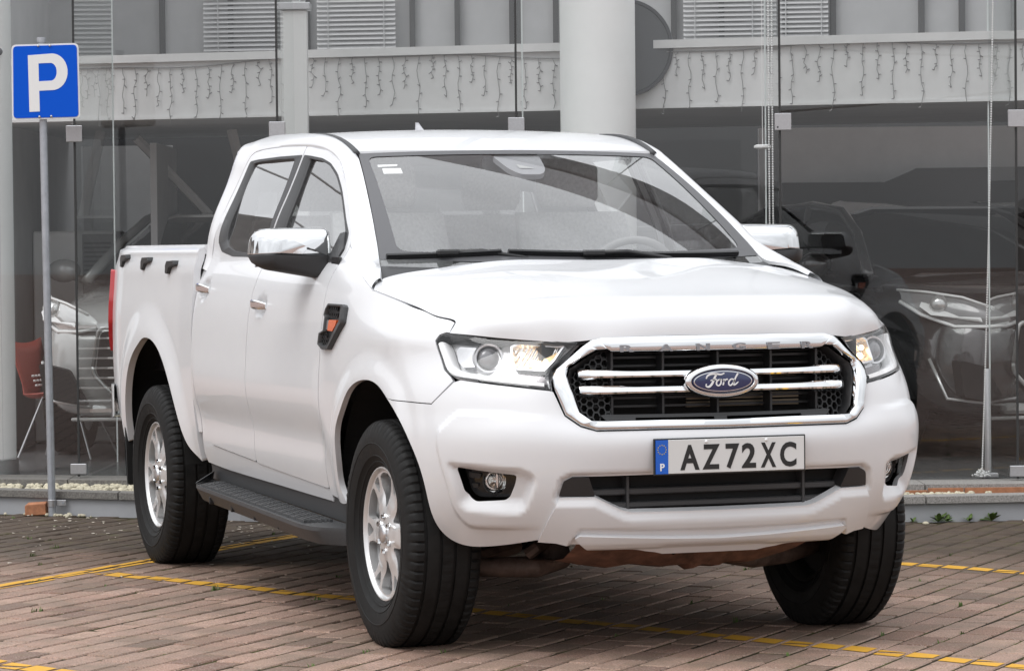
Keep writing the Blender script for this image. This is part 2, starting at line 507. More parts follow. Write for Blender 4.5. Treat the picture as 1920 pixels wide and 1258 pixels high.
def emit(name, color, st):
    t = NT(name); e = t.n('ShaderNodeEmission'); e.inputs[0].default_value = (*color, 1); e.inputs[1].default_value = st
    t.l(e.outputs[0], t.out.inputs[0]); return t.m
M['bulb'] = emit('lit amber bulb', (1.0, .62, .30), 11)
def reflector():
    t = NT('lamp reflector'); c = t.coord('Object'); w = t.n('ShaderNodeTexWave'); w.inputs['Scale'].default_value = 28; w.inputs['Distortion'].default_value = 1.2
    t.l(c, w.inputs['Vector']); t.bsdf((.80, .79, .77), .08, 1.0, 0, .5, t.bump(w.outputs['Fac'], .7, .01)); return t.m
M['reflector'] = reflector()
# ---------------------------------------------------------------- truck body surfaces
# vehicle frame: x forward (0 = front axle), y = half width, z up, ground z = 0
def nat_basis(xs):
    """cardinal natural cubic splines: returns f(x) -> [N, n] weights"""
    xs = np.asarray(xs, float); n = len(xs); h = np.diff(xs)
    A = np.zeros((n, n)); B = np.zeros((n, n)); A[0, 0] = A[-1, -1] = 1
    for i in range(1, n-1):
        A[i, i-1] = h[i-1]; A[i, i] = 2*(h[i-1]+h[i]); A[i, i+1] = h[i]
        B[i, i-1] = 6/h[i-1]; B[i, i] = -6/h[i-1]-6/h[i]; B[i, i+1] = 6/h[i]
    M = np.linalg.solve(A, B)            # second derivatives per cardinal
    I = np.eye(n)
    def f(x):
        x = np.clip(np.asarray(x, float), xs[0], xs[-1])
        k = np.clip(np.searchsorted(xs, x)-1, 0, n-2)
        hk = h[k]; a = (xs[k+1]-x)/hk; b = 1-a
        return (a[:, None]*I[k] + b[:, None]*I[k+1]
                + ((a**3-a)*hk**2/6)[:, None]*M[k] + ((b**3-b)*hk**2/6)[:, None]*M[k+1])
    return f

def smooth01(t):
    t = np.clip(t, 0, 1); return t*t*(3-2*t)

ZR = [.36, .45, .55, .67, .755, .80, .85, .92, 1.00, 1.06, 1.13, 1.20, 1.27, 1.31, 1.40, 1.55, 1.70, 1.76, 1.80]
# side half width of cab and front fender per level
YS = [.835, .862, .886, .908, .9155, .918, .919, .9185, .915, .910, .900, .882, .846, .815, .770, .706, .643, .612, .575]
# front stations: (x,y) per level
def _lev(l, k=.28):                              # fill levels above 1.06 by leaning back
    out = list(l)
    x, y = l[-1]
    for z in ZR[len(l):]:
        out.append((x-(z-1.06)*.9, y-(z-1.06)*k))
    return out
FRONT = [
 [(.770,0),(.828,0),(.868,0),(.905,0),(.900,0),(.868,0),(.855,0),(.845,0),(.835,0),(.830,0)],
 [(.760,.26),(.820,.26),(.860,.26),(.897,.26),(.892,.26),(.860,.26),(.847,.26),(.836,.26),(.824,.26),(.817,.26)],
 [(.728,.45),(.790,.45),(.834,.45),(.866,.45),(.860,.45),(.833,.45),(.820,.45),(.803,.45),(.780,.45),(.768,.45)],
 [(.640,.58),(.712,.60),(.768,.61),(.797,.615),(.796,.615),(.778,.612),(.763,.607),(.735,.60),(.693,.587),(.665,.577)],
 [(.520,.70),(.600,.72),(.660,.735),(.692,.742),(.692,.742),(.676,.737),(.662,.732),(.628,.722),(.580,.708),(.548,.698)],
 [(.385,.785),(.465,.812),(.530,.827),(.560,.838),(.560,.838),(.548,.833),(.537,.827),(.508,.815),(.466,.80),(.438,.79)],
 [(.27,.825),(.335,.858),(.38,.882),(.395,.897),(.395,.897),(.388,.893),(.380,.889),(.358,.876),(.328,.862),(.31,.852)],
]
XSIDE = [.15, -.1, -.45, -.9, -1.3, -1.7, -2.2, -2.8]
DY    = [-.012, -.004, 0, .002, .002, .002, 0, -.012]
_net = [_lev(l, .28 if i < 4 else .85) for i, l in enumerate(FRONT)]
SHO = {.15: .085, -.1: .034}
for x, d in zip(XSIDE, DY):
    _net.append([(x, y+d*(1.6 if z < .7 else 1)+.058*smooth01((-x-.80)/1.2)*smooth01((z-1.22)/.22)-SHO.get(x, 0)*smooth01((z-1.04)/.16)) for y, z in zip(YS, ZR)])
NET = np.array(_net)                       # [stations, levels, 2]
_ref = NET[:, 3, :]
SREF = np.concatenate([[0], np.cumsum(np.linalg.norm(np.diff(_ref, axis=0), axis=1))])
S15 = SREF[7]                              # station x = .15
_bs = nat_basis(np.concatenate([-SREF[:0:-1], SREF]))
_bz = nat_basis(ZR)
_MIR = np.concatenate([NET[:0:-1]*[1, -1], NET])

def s_of_x(x): return S15 + (.15-np.asarray(x, float))

def arch_bump(x, y_abs, z, cx, cz, R, h, w):
    r = np.hypot(x-cx, z-cz)
    t = (r-R)/w
    b = np.where(t < 0, 1, 1-smooth01(t))
    return h*b
ARCHF = (-.035, .445, .452)
ARCHR = (-3.225, .455, .512)

def shell0(uv):
    uv = np.asarray(uv, float)
    P = np.einsum('ni,nj,ijk->nk', _bs(uv[:, 0]), _bz(uv[:, 1]), _MIR)
    return np.column_stack([P, uv[:, 1]])
def shell(uv):
    """front + side skin with wheel arch flare and bumper relief; u = arc length from the nose, v = height"""
    uv = np.asarray(uv, float)
    P = shell0(uv); s = np.abs(uv[:, 0]); z = uv[:, 1]
    e = .004
    T = shell0(uv+[e, 0])-shell0(uv-[e, 0])
    N = np.column_stack([T[:, 1], -T[:, 0], np.zeros(len(T))]); N /= np.maximum(np.linalg.norm(N, axis=1), 1e-9)[:, None]
    d = np.zeros(len(s))
    d += arch_bump(P[:, 0], 0, z, *ARCHF, .020, .11)*smooth01((1.15-z)/.1)*smooth01((.42-P[:, 0])/.15)
    # door hollow above the sill
    m = smooth01((-.55-P[:, 0])/.15)*smooth01((P[:, 0]+2.55)/.15)
    d -= m*.016*np.exp(-((z-.66)/.075)**2)
    d += m*.006*np.exp(-((z-.83)/.09)**2)
    sgn = np.sign(uv[:, 0]); sgn[sgn == 0] = 1
    return P + N*d[:, None]*np.array([1, 1, 1])

XB = [-2.45, -2.75, -3.1, -3.5, -3.7, -3.9, -4.05, -4.20, -4.28, -4.32]
YB = [.905, .913, .916, .914, .910, .897, .875, .838, .775, .68]
ZB = [.42, .55, .68, .80, .95, 1.1, 1.22, 1.29, 1.33, 1.355, 1.362]
DB = [-.055, -.025, -.008, 0, .002, -.001, -.010, -.020, -.032, -.050, -.072]
_bx = nat_basis(XB[::-1]); _byz = nat_basis(ZB)
def bed_xy(u):  # u = arc length from x=-2.45 rearwards
    pass
_bp = np.column_stack([XB, YB])
SB = np.concatenate([[0], np.cumsum(np.linalg.norm(np.diff(_bp, axis=0), axis=1))])
_bsb = nat_basis(SB)
def bed(uv):
    uv = np.asarray(uv, float)
    W = _bsb(uv[:, 0]); P = W@_bp; z = uv[:, 1]
    e = .004
    T = (_bsb(uv[:, 0]+e)-_bsb(uv[:, 0]-e))@_bp
    T[:] = np.where(np.abs(T).sum(1)[:, None] < 1e-9, [-1, -1], T)
    N = np.column_stack([-T[:, 1], T[:, 0]]); N /= np.maximum(np.linalg.norm(N, axis=1), 1e-9)[:, None]
    N *= np.where(N[:, 1:2] < 0, -1, 1)
    d = _byz(z)@np.array(DB)
    d = d + arch_bump(P[:, 0], 0, z, *ARCHR, .026, .17)*smooth01((1.2-z)/.12)
    Q = P+N*d[:, None]
    return np.column_stack([Q, z])
def u_of_xb(x): return np.interp(-np.asarray(x), -np.array(XB), SB)

HOOD = np.array([
 [(.838,0,1.055),(.828,.2,1.055),(.792,.42,1.045),(.752,.49,1.038),(.70,.56,1.041),(.62,.65,1.049),(.55,.715,1.057),(.475,.785,1.062)],
 [(.828,0,1.105),(.818,.2,1.104),(.778,.42,1.10),(.740,.50,1.098),(.690,.565,1.098),(.620,.645,1.100),(.545,.708,1.097),(.458,.780,1.085)],
 [(.790,0,1.152),(.780,.2,1.151),(.740,.42,1.148),(.705,.50,1.148),(.660,.56,1.147),(.590,.625,1.143),(.515,.690,1.132),(.43,.770,1.104)],
 [(.66,0,1.187),(.65,.2,1.187),(.62,.42,1.184),(.59,.50,1.181),(.555,.565,1.175),(.50,.635,1.165),(.44,.700,1.150),(.37,.775,1.116)],
 [(.42,0,1.224),(.42,.2,1.225),(.40,.42,1.224),(.38,.505,1.217),(.35,.59,1.205),(.32,.665,1.192),(.285,.735,1.172),(.25,.80,1.138)],
 [(.14,0,1.262),(.14,.2,1.264),(.12,.42,1.263),(.11,.515,1.253),(.10,.61,1.237),(.08,.69,1.221),(.07,.760,1.201),(.06,.84,1.166)],
 [(-.15,0,1.296),(-.155,.2,1.299),(-.18,.42,1.295),(-.20,.52,1.284),(-.22,.63,1.270),(-.24,.715,1.258),(-.25,.790,1.240),(-.16,.860,1.200)],
])
_hm = np.concatenate([HOOD[:, :0:-1]*[1, -1, 1], HOOD], axis=1)
_hu = nat_basis([0, .06, .13, .27, .5, .77, 1.05]); _hvv = np.array([0, .22, .44, .53, .63, .73, .84, 1.0])
_hv = nat_basis(np.concatenate([-_hvv[:0:-1], _hvv]))
def hood(uv):
    uv = np.asarray(uv, float)
    return np.einsum('ni,nj,ijk->nk', _hu(uv[:, 0]), _hv(uv[:, 1]), _hm)

def wind(uv):   # windscreen: u -1..1 across, v 0..1 up
    uv = np.asarray(uv, float); u, v = uv[:, 0], uv[:, 1]
    y = u*(.737*(1-v)+.593*v)
    x = (-.20-.247*u**2)*(1-v)+(-1.112-.060*u**2)*v
    z = (1.262+.019*u**2)*(1-v)+(1.709-.012*u**2)*v
    b = .022*4*v*(1-v)
    return np.column_stack([x+b*.5, y, z+b*.85])
_rx = nat_basis([-2.5, -2.4, -2.1, -1.8, -1.5, -1.35, -1.2, -1.10])
def roofz(x, y): return _rx(x)@np.array([1.785, 1.808, 1.818, 1.812, 1.795, 1.772, 1.735, 1.704])-.045*y**2-.10*np.abs(y)**6
# ================================================================ PICKUP TRUCK
T = empty('pickup_truck', (0, 0, 0), label='white double cab pickup truck parked on the brick paving with its amber lamps lit', cat='pickup truck')
both = (-1, 1)
def sx(x): return float(s_of_x(x))
def sym(half):
    """half outline from the centre line outwards and back -> closed symmetric outline"""
    h = [tuple(p) for p in half]
    return np.array(h+[(-a, b) for a, b in h[::-1] if abs(a) > 1e-6])

def spl(pts, step=.012):
    P = np.array(pts, float); t = np.concatenate([[0], np.cumsum(np.linalg.norm(np.diff(P, axis=0), axis=1))])
    q = nat_basis(t)(np.linspace(0, t[-1], max(3, int(t[-1]/step))))@P
    return [tuple(a) for a in q]
# ---- measured outlines on the shell (u, v)
GO = [(0,.757),(.2306,.7585),(.4409,.7581),(.4878,.7727),(.533,.8065),(.5675,.8927),(.5702,.9234),(.5558,.9478),(.4584,1.0214),(.4236,1.0429),(.3854,1.0518),(.2012,1.054),(0,1.0545)]
GI = [(0,.7765),(.2232,.7805),(.40,.7805),(.4479,.7811),(.4836,.812),(.512,.905),(.5173,.9322),(.5099,.9568),(.4075,1.0116),(.3701,1.013),(.3617,1.0048),(.1376,1.0043),(0,1.0045)]
HL = [(1.021,1.0412),(1.0024,1.0586),(.9703,1.0665),(.935,1.0648),(.6936,1.0514),(.462,1.0374),(.4891,1.0148),(.5718,.9503),(.5790,.9335),(.5740,.8850),(.5833,.886),(.9055,.9189),(.945,.9254),(.9786,.9475),(1.0107,1.0126)]
FOG = [(.931,.6361),(.71,.6094),(.714,.5769),(.7301,.5311),(.7429,.5221),(.849,.5199),(.8738,.5293),(.8973,.5541)]
FREC = [(.958,.655),(.68,.637),(.6393,.6151),(.636,.5903),(.6605,.5043),(.688,.4894),(.8717,.5009),(.9044,.5177)]
ARCB = [(1.3354,.8473),(1.2359,.7913),(1.1663,.7172),(1.1009,.622),(1.0565,.5025),(.9902,.4216),(.9262,.3867),(.8563,.372)]
CREASE = [(-.10,.812),(.656,.8023),(.887,.814),(.9181,.8085),(.9978,.7504),(1.0046,.7156),(.985,.64),(.93,.50),(.86,.44),(.6,.44),(-.1,.44)]
_frec = fil(FREC, .03); _cre = fil(CREASE, .035)
def bump_disp(uv):
    q = np.column_stack([np.abs(uv[:, 0]), uv[:, 1]])
    d1 = sdf(_frec, q); d = -.040*smooth01(d1/.045+.15)
    # raised shoulder panel: stands out outside x>.6, fades to the middle
    d2 = sdf(_cre, q)
    d += .013*smooth01((d2+.012)/.024)*smooth01((q[:, 0]-.55)/.25)
    # recessed lip round the lower intake
    d3 = sdf(_int, q); d += -.018*smooth01((d3+.022)/.022)
    return d
_int = np.array([(-.1,.6075),(.5179,.6057),(.5453,.5913),(.5576,.5423),(.43,.53),(.34,.487),(-.1,.475)])

# ---- front bumper
bo = [(0,.7535),(.2306,.755),(.4409,.7545),(.4900,.769),(.5360,.804),(.5705,.880),(.5833,.8835),(.9055,.9155),(.934,.9085),(1.037,.836),(1.288,.8405)]+spl([(a-.0015, b-.001) for a, b in ARCB]+[(.7766,.374),(.6196,.400)])+[(.3,.402),(0,.402)]
hole = sym([(0,.6075)]+[(.5179,.6057),(.5453,.5913),(.5576,.5423),(.43,.53),(.34,.487),(0,.475)])
fogo = fil(FOG, .012)
bumper = panel('front_bumper', shell, sym(bo), M['paint'], T, holes=[hole, fogo, fogo*[-1, 1]], sp=.0105, bstep=.009, lip=.02, disp=bump_disp)
# lower valance with its raised centre and the skid plate below it
va = sym([(0,.4865),(.3072,.4885),(.3413,.4962),(.4363,.541),(.5545,.541),(.6110,.400),(.5461,.3965),(.4988,.386),(.4,.385),(0,.385)])
_skidp = np.array([(-.1,.420),(.4677,.4325),(.50,.37),(-.1,.34)])
def val_disp(uv):
    q = np.column_stack([np.abs(uv[:, 0]), uv[:, 1]])
    d = .010-.012*smooth01((uv[:, 1]-.47)/.05)*0
    top = np.interp(q[:, 0], [0, .3072, .3413, .4363, .56], [.4865, .4885, .4962, .541, .541])
    d = d-.016*smooth01(1-(top-q[:, 1])/.03)              # ledge that slopes back under the intake
    d = d-.012*smooth01((sdf(_skidp, q)+.012)/.016)
    return d
panel('lower_valance', shell, va, M['paint'], bumper, sp=.010, bstep=.009, lip=.03, disp=val_disp)
sk = sym([(0,.4035),(.17,.408),(.30,.415),(.4677,.4235),(.482,.415),(.4265,.366),(.30,.366),(.20,.352),(.1694,.3445),(0,.3445)])
def sk_disp(uv):
    a = np.abs(uv[:, 0])
    step = .010*smooth01((a-.17)/.03)
    return .016-.06*smooth01((.400-uv[:, 1])/.09)+step*.4*smooth01((.39-uv[:, 1])/.02)
panel('skid_plate', shell, sk, M['paint'], bumper, sp=.010, bstep=.009, lip=.02, disp=sk_disp)
# lower intake: black corners and bars
for sd in both:
    cnr = fil([(.5576,.5433),(.5463,.591),(.5179,.6050),(.4625,.6045),(.4363,.5433)], [.004,.012,.012,.003,.003])
    panel('intake_corner', shell, cnr, M['black'], bumper, sp=.02, lip=.05, side=sd, off=-.010)
b = MB()
b.box((.775, 0, .555), (.04, .92, .022), ch=.004); b.box((.775, 0, .512), (.05, .80, .02), ch=.004)
for yy in (-.31, .31): b.box((.780, yy, .55), (.05, .010, .11), ch=.002)
b.build('intake_bar', M['black_grey'], bumper)
b = MB(); b.box((.70, 0, .55), (.12, 1.04, .16)); b.build('intake_duct', M['dark'], bumper)
# fog lamps
for sd in both:
    bez = panel('fog_lamp', shell, fil(FOG, .012), M['black_gloss'], T, holes=[fil([(.773,.535),(.822,.535),(.845,.557),(.845,.592),(.822,.612),(.773,.612),(.755,.592),(.755,.557)], .02)], sp=.012, lip=.045, side=sd, off=-.046)
    c = shell(np.array([[.7985, .574]]))[0]; n = surf_nrm(shell, np.array([[.7985, .574]]))[0]
    ctr = Vector(c-n*.062); ax = Vector((n[0], n[1], n[2]*.2)).normalized()
    ax = (ax+Vector((.5, -.2, 0))).normalized()
    q = MB(); q.lathe([(.047, -.02), (.047, .002), (.043, .006), (.0395, 0), (.0395, -.02)], 40, 'x')
    o = q.build('lamp_bezel', M['black'], bez, sharp=40); Mt = ax.to_track_quat('X', 'Z').to_matrix().to_4x4(); Mt.translation = ctr
    o.data.transform(Mt)
    q = MB(); q.lathe([(.0395, -.002), (.034, .006), (.02, .011), (0.0005, .0125)], 32, 'x'); o2 = q.build('lamp_lens', M['lens'], bez, smooth=True); o2.data.transform(Mt)
    q = MB(); q.lathe([(.0392, -.004), (.030, -.022), (.012, -.032), (.0005, -.034)], 32, 'x'); q.box((-.016, 0, 0), (.02, .012, .05), ch=.003); o3 = q.build('reflector', M['reflector'], bez, sharp=40); o3.data.transform(Mt)
    rib = panel('rib', shell, fil([(.905,.612),(.850,.607),(.855,.590),(.900,.592)], .006), M['black'], bez, sp=.02, lip=.012, off=-.040)
    rib2 = panel('rib', shell, fil([(.890,.572),(.860,.571),(.862,.556),(.880,.556)], .006), M['black'], bez, sp=.02, lip=.012, off=-.040)
    if sd < 0:
        for o_ in (o, o2, o3, rib, rib2):
            o_.data.transform(Matrix.Diagonal((1, -1, 1, 1))); o_.data.flip_normals()

# ---- number plate
pl = MB(); pl.box((.914, 0, .6705), (.006, .532, .118), ch=.002); plate = pl.build('number_plate', M['black'], T)
q = MB(); q.box((.9178, 0, .6705), (.004, .520, .108), ch=.001); q.build('plate_face', M['plate'], plate)
q = MB(); q.box((.9188, -.2385, .6705), (.004, .043, .108)); q.build('country_band', M['plate_blue'], plate)
FM = lambda y, z, x=.9203: frame((x, y, z), (0, 1, 0), (0, 0, 1))
for ch, yy, wd in zip('AZ72XC', (-.142, -.068, .0065, .064, .133, .203), (.067, .060, .048, .050, .054, .058)):
    text_mesh('character', ch, .112, M['ink'], plate, FM(yy, .6670), .0006, 1, .0034, fit=(wd, .0805))
text_mesh('character', 'P', .032, M['white_print'], plate, FM(-.2385, .637, .9212), .0005, 1, .0008)
q = MB()
for k in range(12):
    t = 2*math.pi*k/12
    st = [((.0026 if i % 2 == 0 else .0012)*math.cos(math.pi*i/5+math.pi/2), (.0026 if i % 2 == 0 else .0012)*math.sin(math.pi*i/5+math.pi/2)) for i in range(10)]
    q.prism(st, (.9209, -.2385+.0145*math.cos(t), .694+.0145*math.sin(t)), (0, 1, 0), (0, 0, 1), .0006)
q.build('star_ring', M['eu_gold'], plate)
for yy in (-.085, .125):
    q = MB(); q.sphere((.921, yy, .716), .0055, 10, 6, (.6, 1, 1)); q.build('screw_cap', M['white_print'], plate, smooth=True)

# ---- grille
b = MB(); b.box((.66, 0, .90), (.06, 1.12, .42)); gb = b.build('grille', M['dark'], T)
gr = ring('chrome_surround', shell, sym(GO), sym(GI), [(0, -.012), (0, .003), (.05, .009), (.2, .0125), (.8, .0185), (.92, .016), (1, .005), (1, -.03)], M['chrome'], gb, sharp=60, step=.010)
blk = sym([(a-.004 if a > .01 else a, b+.003*(1 if b < .9 else -1)) for a, b in GI])
inn = sym([(max(0, a-.016) if a > .01 else a, b+(.010 if b < .9 else -.008)) for a, b in GI])
ring('inner_surround', shell, blk, inn, [(0, -.004), (.2, -.008), (.6, -.03), (1, -.055), (1, -.075)], M['black'], gb, sharp=60, step=.012)
# lettering on the upper chrome
for ch, px in zip('RANGER', (-.3149, -.1914, -.066, .0613, .1853, .3066)):
    u = px; vz = 1.0178-.012*u*u; p = shell(np.array([[u, vz]]))[0]; n = surf_nrm(shell, np.array([[u, vz]]))[0]; tu = shell(np.array([[u+.01, vz]]))[0]-p
    text_mesh('letter', ch, .030, M['letter'], gb, frame(p+n*.0200, tu, (0, 0, 1)), .0022, 1, .0009, fit=(.046, .0225))
# chrome cross bars (each side of the badge)
def bar(z0, z1, h, s0, s1, x_in):
    loops = []
    for t in np.linspace(0, 1, 15):
        s_ = s0+(s1-s0)*t
        z_ = z0+(z1-z0)*t
        hh = h*(1.0 if t > .40 else 1.18 if t < .30 else 1.18-.18*smooth01(np.array((t-.30)/.10)))
        P = shell(np.array([[s_, z_]]))[0]
        x = P[0]-x_in-(.018 if t < .06 else 0); y = P[1]
        loops.append([(x-.02, y, z_-hh), (x-.012, y, z_-hh), (x+.002, y, z_-hh*.45), (x+.004, y, z_-hh*.1), (x-.001, y, z_+hh*.75), (x-.007, y, z_+hh), (x-.02, y, z_+hh)])
    return loops
for sd in both:
    for z0, z1 in ((.9315, .930), (.8795, .880)):
        m_ = MB(); m_.loft(bar(z0, z1, .0150, .470, .05, .006))
        if sd < 0: m_.mirror_y()
        o = m_.build('cross_bar', M['chrome'], gb, sharp=35)
        if sd > 0: o.data.flip_normals()
# black uprights, lower bar with slots, dark louvres, radiator
for yy in (-.36, -.19, 0, .19, .36):
    P = shell(np.array([[yy, .9]]))[0]; m_ = MB(); m_.box((P[0]-.055, yy, .893), (.06, .008, .225), ch=.0015); m_.build('upright', M['black'], gb)
for zz in (.985, .958, .906, .855, .828):
    m_ = MB(); loops = []
    for t in np.linspace(-1, 1, 17):
        y = t*.42; P = shell(np.array([[y, .9]]))[0]; x = P[0]-.075
        loops.append([(x-.03, y, zz-.006), (x, y, zz-.004), (x, y, zz+.003), (x-.03, y, zz+.001)])
    m_.loft(loops).build('louvre', M['black'], gb)
lb = sym([(0,.785),(.36,.787),(.395,.800),(.41,.812),(.385,.815),(.37,.8135),(0,.8125)])
sl = fil([(.022,.793),(.295,.794),(.295,.8055),(.022,.8045)], .004)
panel('lower_bar', shell, lb, M['black'], gb, holes=[sl, sl*[-1, 1]], sp=.02, lip=.03, off=-.028)
m_ = MB()
for zz in (.822, .834, .846, .858, .87, .882): m_.box((.742, .12, zz), (.012, .40, .0055))
m_.build('cooler_fin', simple('oil cooler brass', (.17, .14, .10), .45, .6), gb)
# honeycomb corners
def honey(poly):
    m_ = MB(); a = .0135
    for i in range(-2, 16):
        for j in range(-2, 24):
            cs, cz = .36+i*a*1.5, .775+j*a*math.sqrt(3)+(a*math.sqrt(3)/2 if i % 2 else 0)
            if not inside(np.array(poly), np.array([[cs, cz]]))[0]: continue
            rows = []
            for rr, hh in ((a*.99, 0), (a*.82, 0), (a*.80, -.012)):
                uv = np.array([(cs+rr*math.cos(math.pi*k/3), cz+rr*math.sin(math.pi*k/3)) for k in range(6)])
                P = shell(uv)+surf_nrm(shell, uv)*(hh-.040); rows.append([tuple(p) for p in P])
            m_.loft(rows, cap=False)
    return m_
for sd in both:
    m_ = honey([(.375,.785),(.45,.790),(.485,.82),(.512,.92),(.50,.955),(.41,1.006),(.37,1.006),(.372,.9)])
    if sd < 0: m_.mirror_y()
    m_.build('honeycomb_mesh', M['black'], gb)
# oval badge
bc = shell(np.array([[0, .9055]]))[0]; bx0 = bc[0]+.006
def oval(rx, rz, x): return [(x, rx*math.cos(t), .9055+rz*math.sin(t)) for t in np.linspace(0, 2*math.pi, 49)[:-1]]
m_ = MB(); m_.loft([oval(.128, .054, bx0-.03), oval(.131, .057, bx0-.004), oval(.128, .0545, bx0+.006), oval(.120, .0475, bx0+.012), oval(.112, .041, bx0+.012), oval(.108, .0375, bx0+.007), oval(.108, .0375, bx0+.004)])
badge = m_.build('badge', M['chrome'], gb, sharp=45)
m_ = MB(); m_.loft([oval(.1075, .0370, bx0+.006), oval(.1065, .0362, bx0+.0085), oval(.09, .030, bx0+.0105), oval(.05, .017, bx0+.0118)])
m_.build('blue_oval', M['blue_enamel'], badge, sharp=50)
# silver pin line and handwritten word
m_ = MB(); m_.loft([oval(.1025, .0330, bx0+.0085), oval(.1025, .0330, bx0+.0105), oval(.0995, .0308, bx0+.0108), oval(.0995, .0308, bx0+.0088)], cap=False)
m_.build('pin_line', M['chrome'], badge)
def stroke(m_, pts, w):
    P = np.array(pts, float)
    # Catmull-Rom through the points, flat pen
    Q = []; W_ = []
    ww = np.full(len(P), w) if np.isscalar(w) else np.array(w)
    for i in range(len(P)-1):
        p0, p1, p2, p3 = P[max(i-1, 0)], P[i], P[i+1], P[min(i+2, len(P)-1)]
        for t in np.linspace(0, 1, 7)[:-1]:
            Q.append(.5*((2*p1)+(-p0+p2)*t+(2*p0-5*p1+4*p2-p3)*t*t+(-p0+3*p1-3*p2+p3)*t**3)); W_.append(ww[i]*(1-t)+ww[i+1]*t)
    Q.append(P[-1]); W_.append(ww[-1]); Q = np.array(Q)
    Tn = np.gradient(Q, axis=0); Tn /= np.maximum(np.linalg.norm(Tn, axis=1), 1e-9)[:, None]; Nn = np.column_stack([-Tn[:, 1], Tn[:, 0]])
    L1 = Q+Nn*np.array(W_)[:, None]/2; L2 = Q-Nn*np.array(W_)[:, None]/2
    xx = bx0+.0135
    rows = [[(xx-.004, a, .9055+b) for a, b in L1], [(xx, a, .9055+b) for a, b in L1], [(xx, a, .9055+b) for a, b in L2], [(xx-.004, a, .9055+b) for a, b in L2]]
    V = [p for r_ in rows for p in r_]; n = len(Q)
    m_.add(V, [(i*n+k, (i+1)*n+k, (i+1)*n+k+1, i*n+k+1) for i in range(3) for k in range(n-1)])
m_ = MB()
sc = lambda pts: [(.0010*a, .0010*b) for a, b in pts]
stroke(m_, sc([(-60,9),(-55,18),(-42,24),(-25,24),(-8,22),(4,26)]), [.003,.005,.006,.006,.005,.003])      # F flag
stroke(m_, sc([(-24,23),(-31,10),(-40,-8),(-50,-17),(-60,-15),(-59,-7)]), [.006,.007,.007,.006,.004,.003])  # F stem
stroke(m_, sc([(-45,3),(-34,5),(-22,6)]), [.003,.004,.003])
stroke(m_, sc([(-13,6),(-22,1),(-24,-9),(-17,-14),(-9,-8),(-8,2),(-13,6),(-4,4)]), .0046)                    # o
stroke(m_, sc([(0,6),(4,3),(1,-6),(-1,-13)]), .0048); stroke(m_, sc([(2,-3),(9,5),(16,6)]), .0042)              # r
stroke(m_, sc([(37,5),(28,6),(20,-1),(19,-10),(25,-14),(33,-8),(40,4)]), .0046); stroke(m_, sc([(52,24),(44,12),(37,-6),(38,-13),(47,-8),(53,-3)]), [.005,.005,.005,.0045,.004,.002])  # d
m_.build('badge_word', M['white_print'], badge)

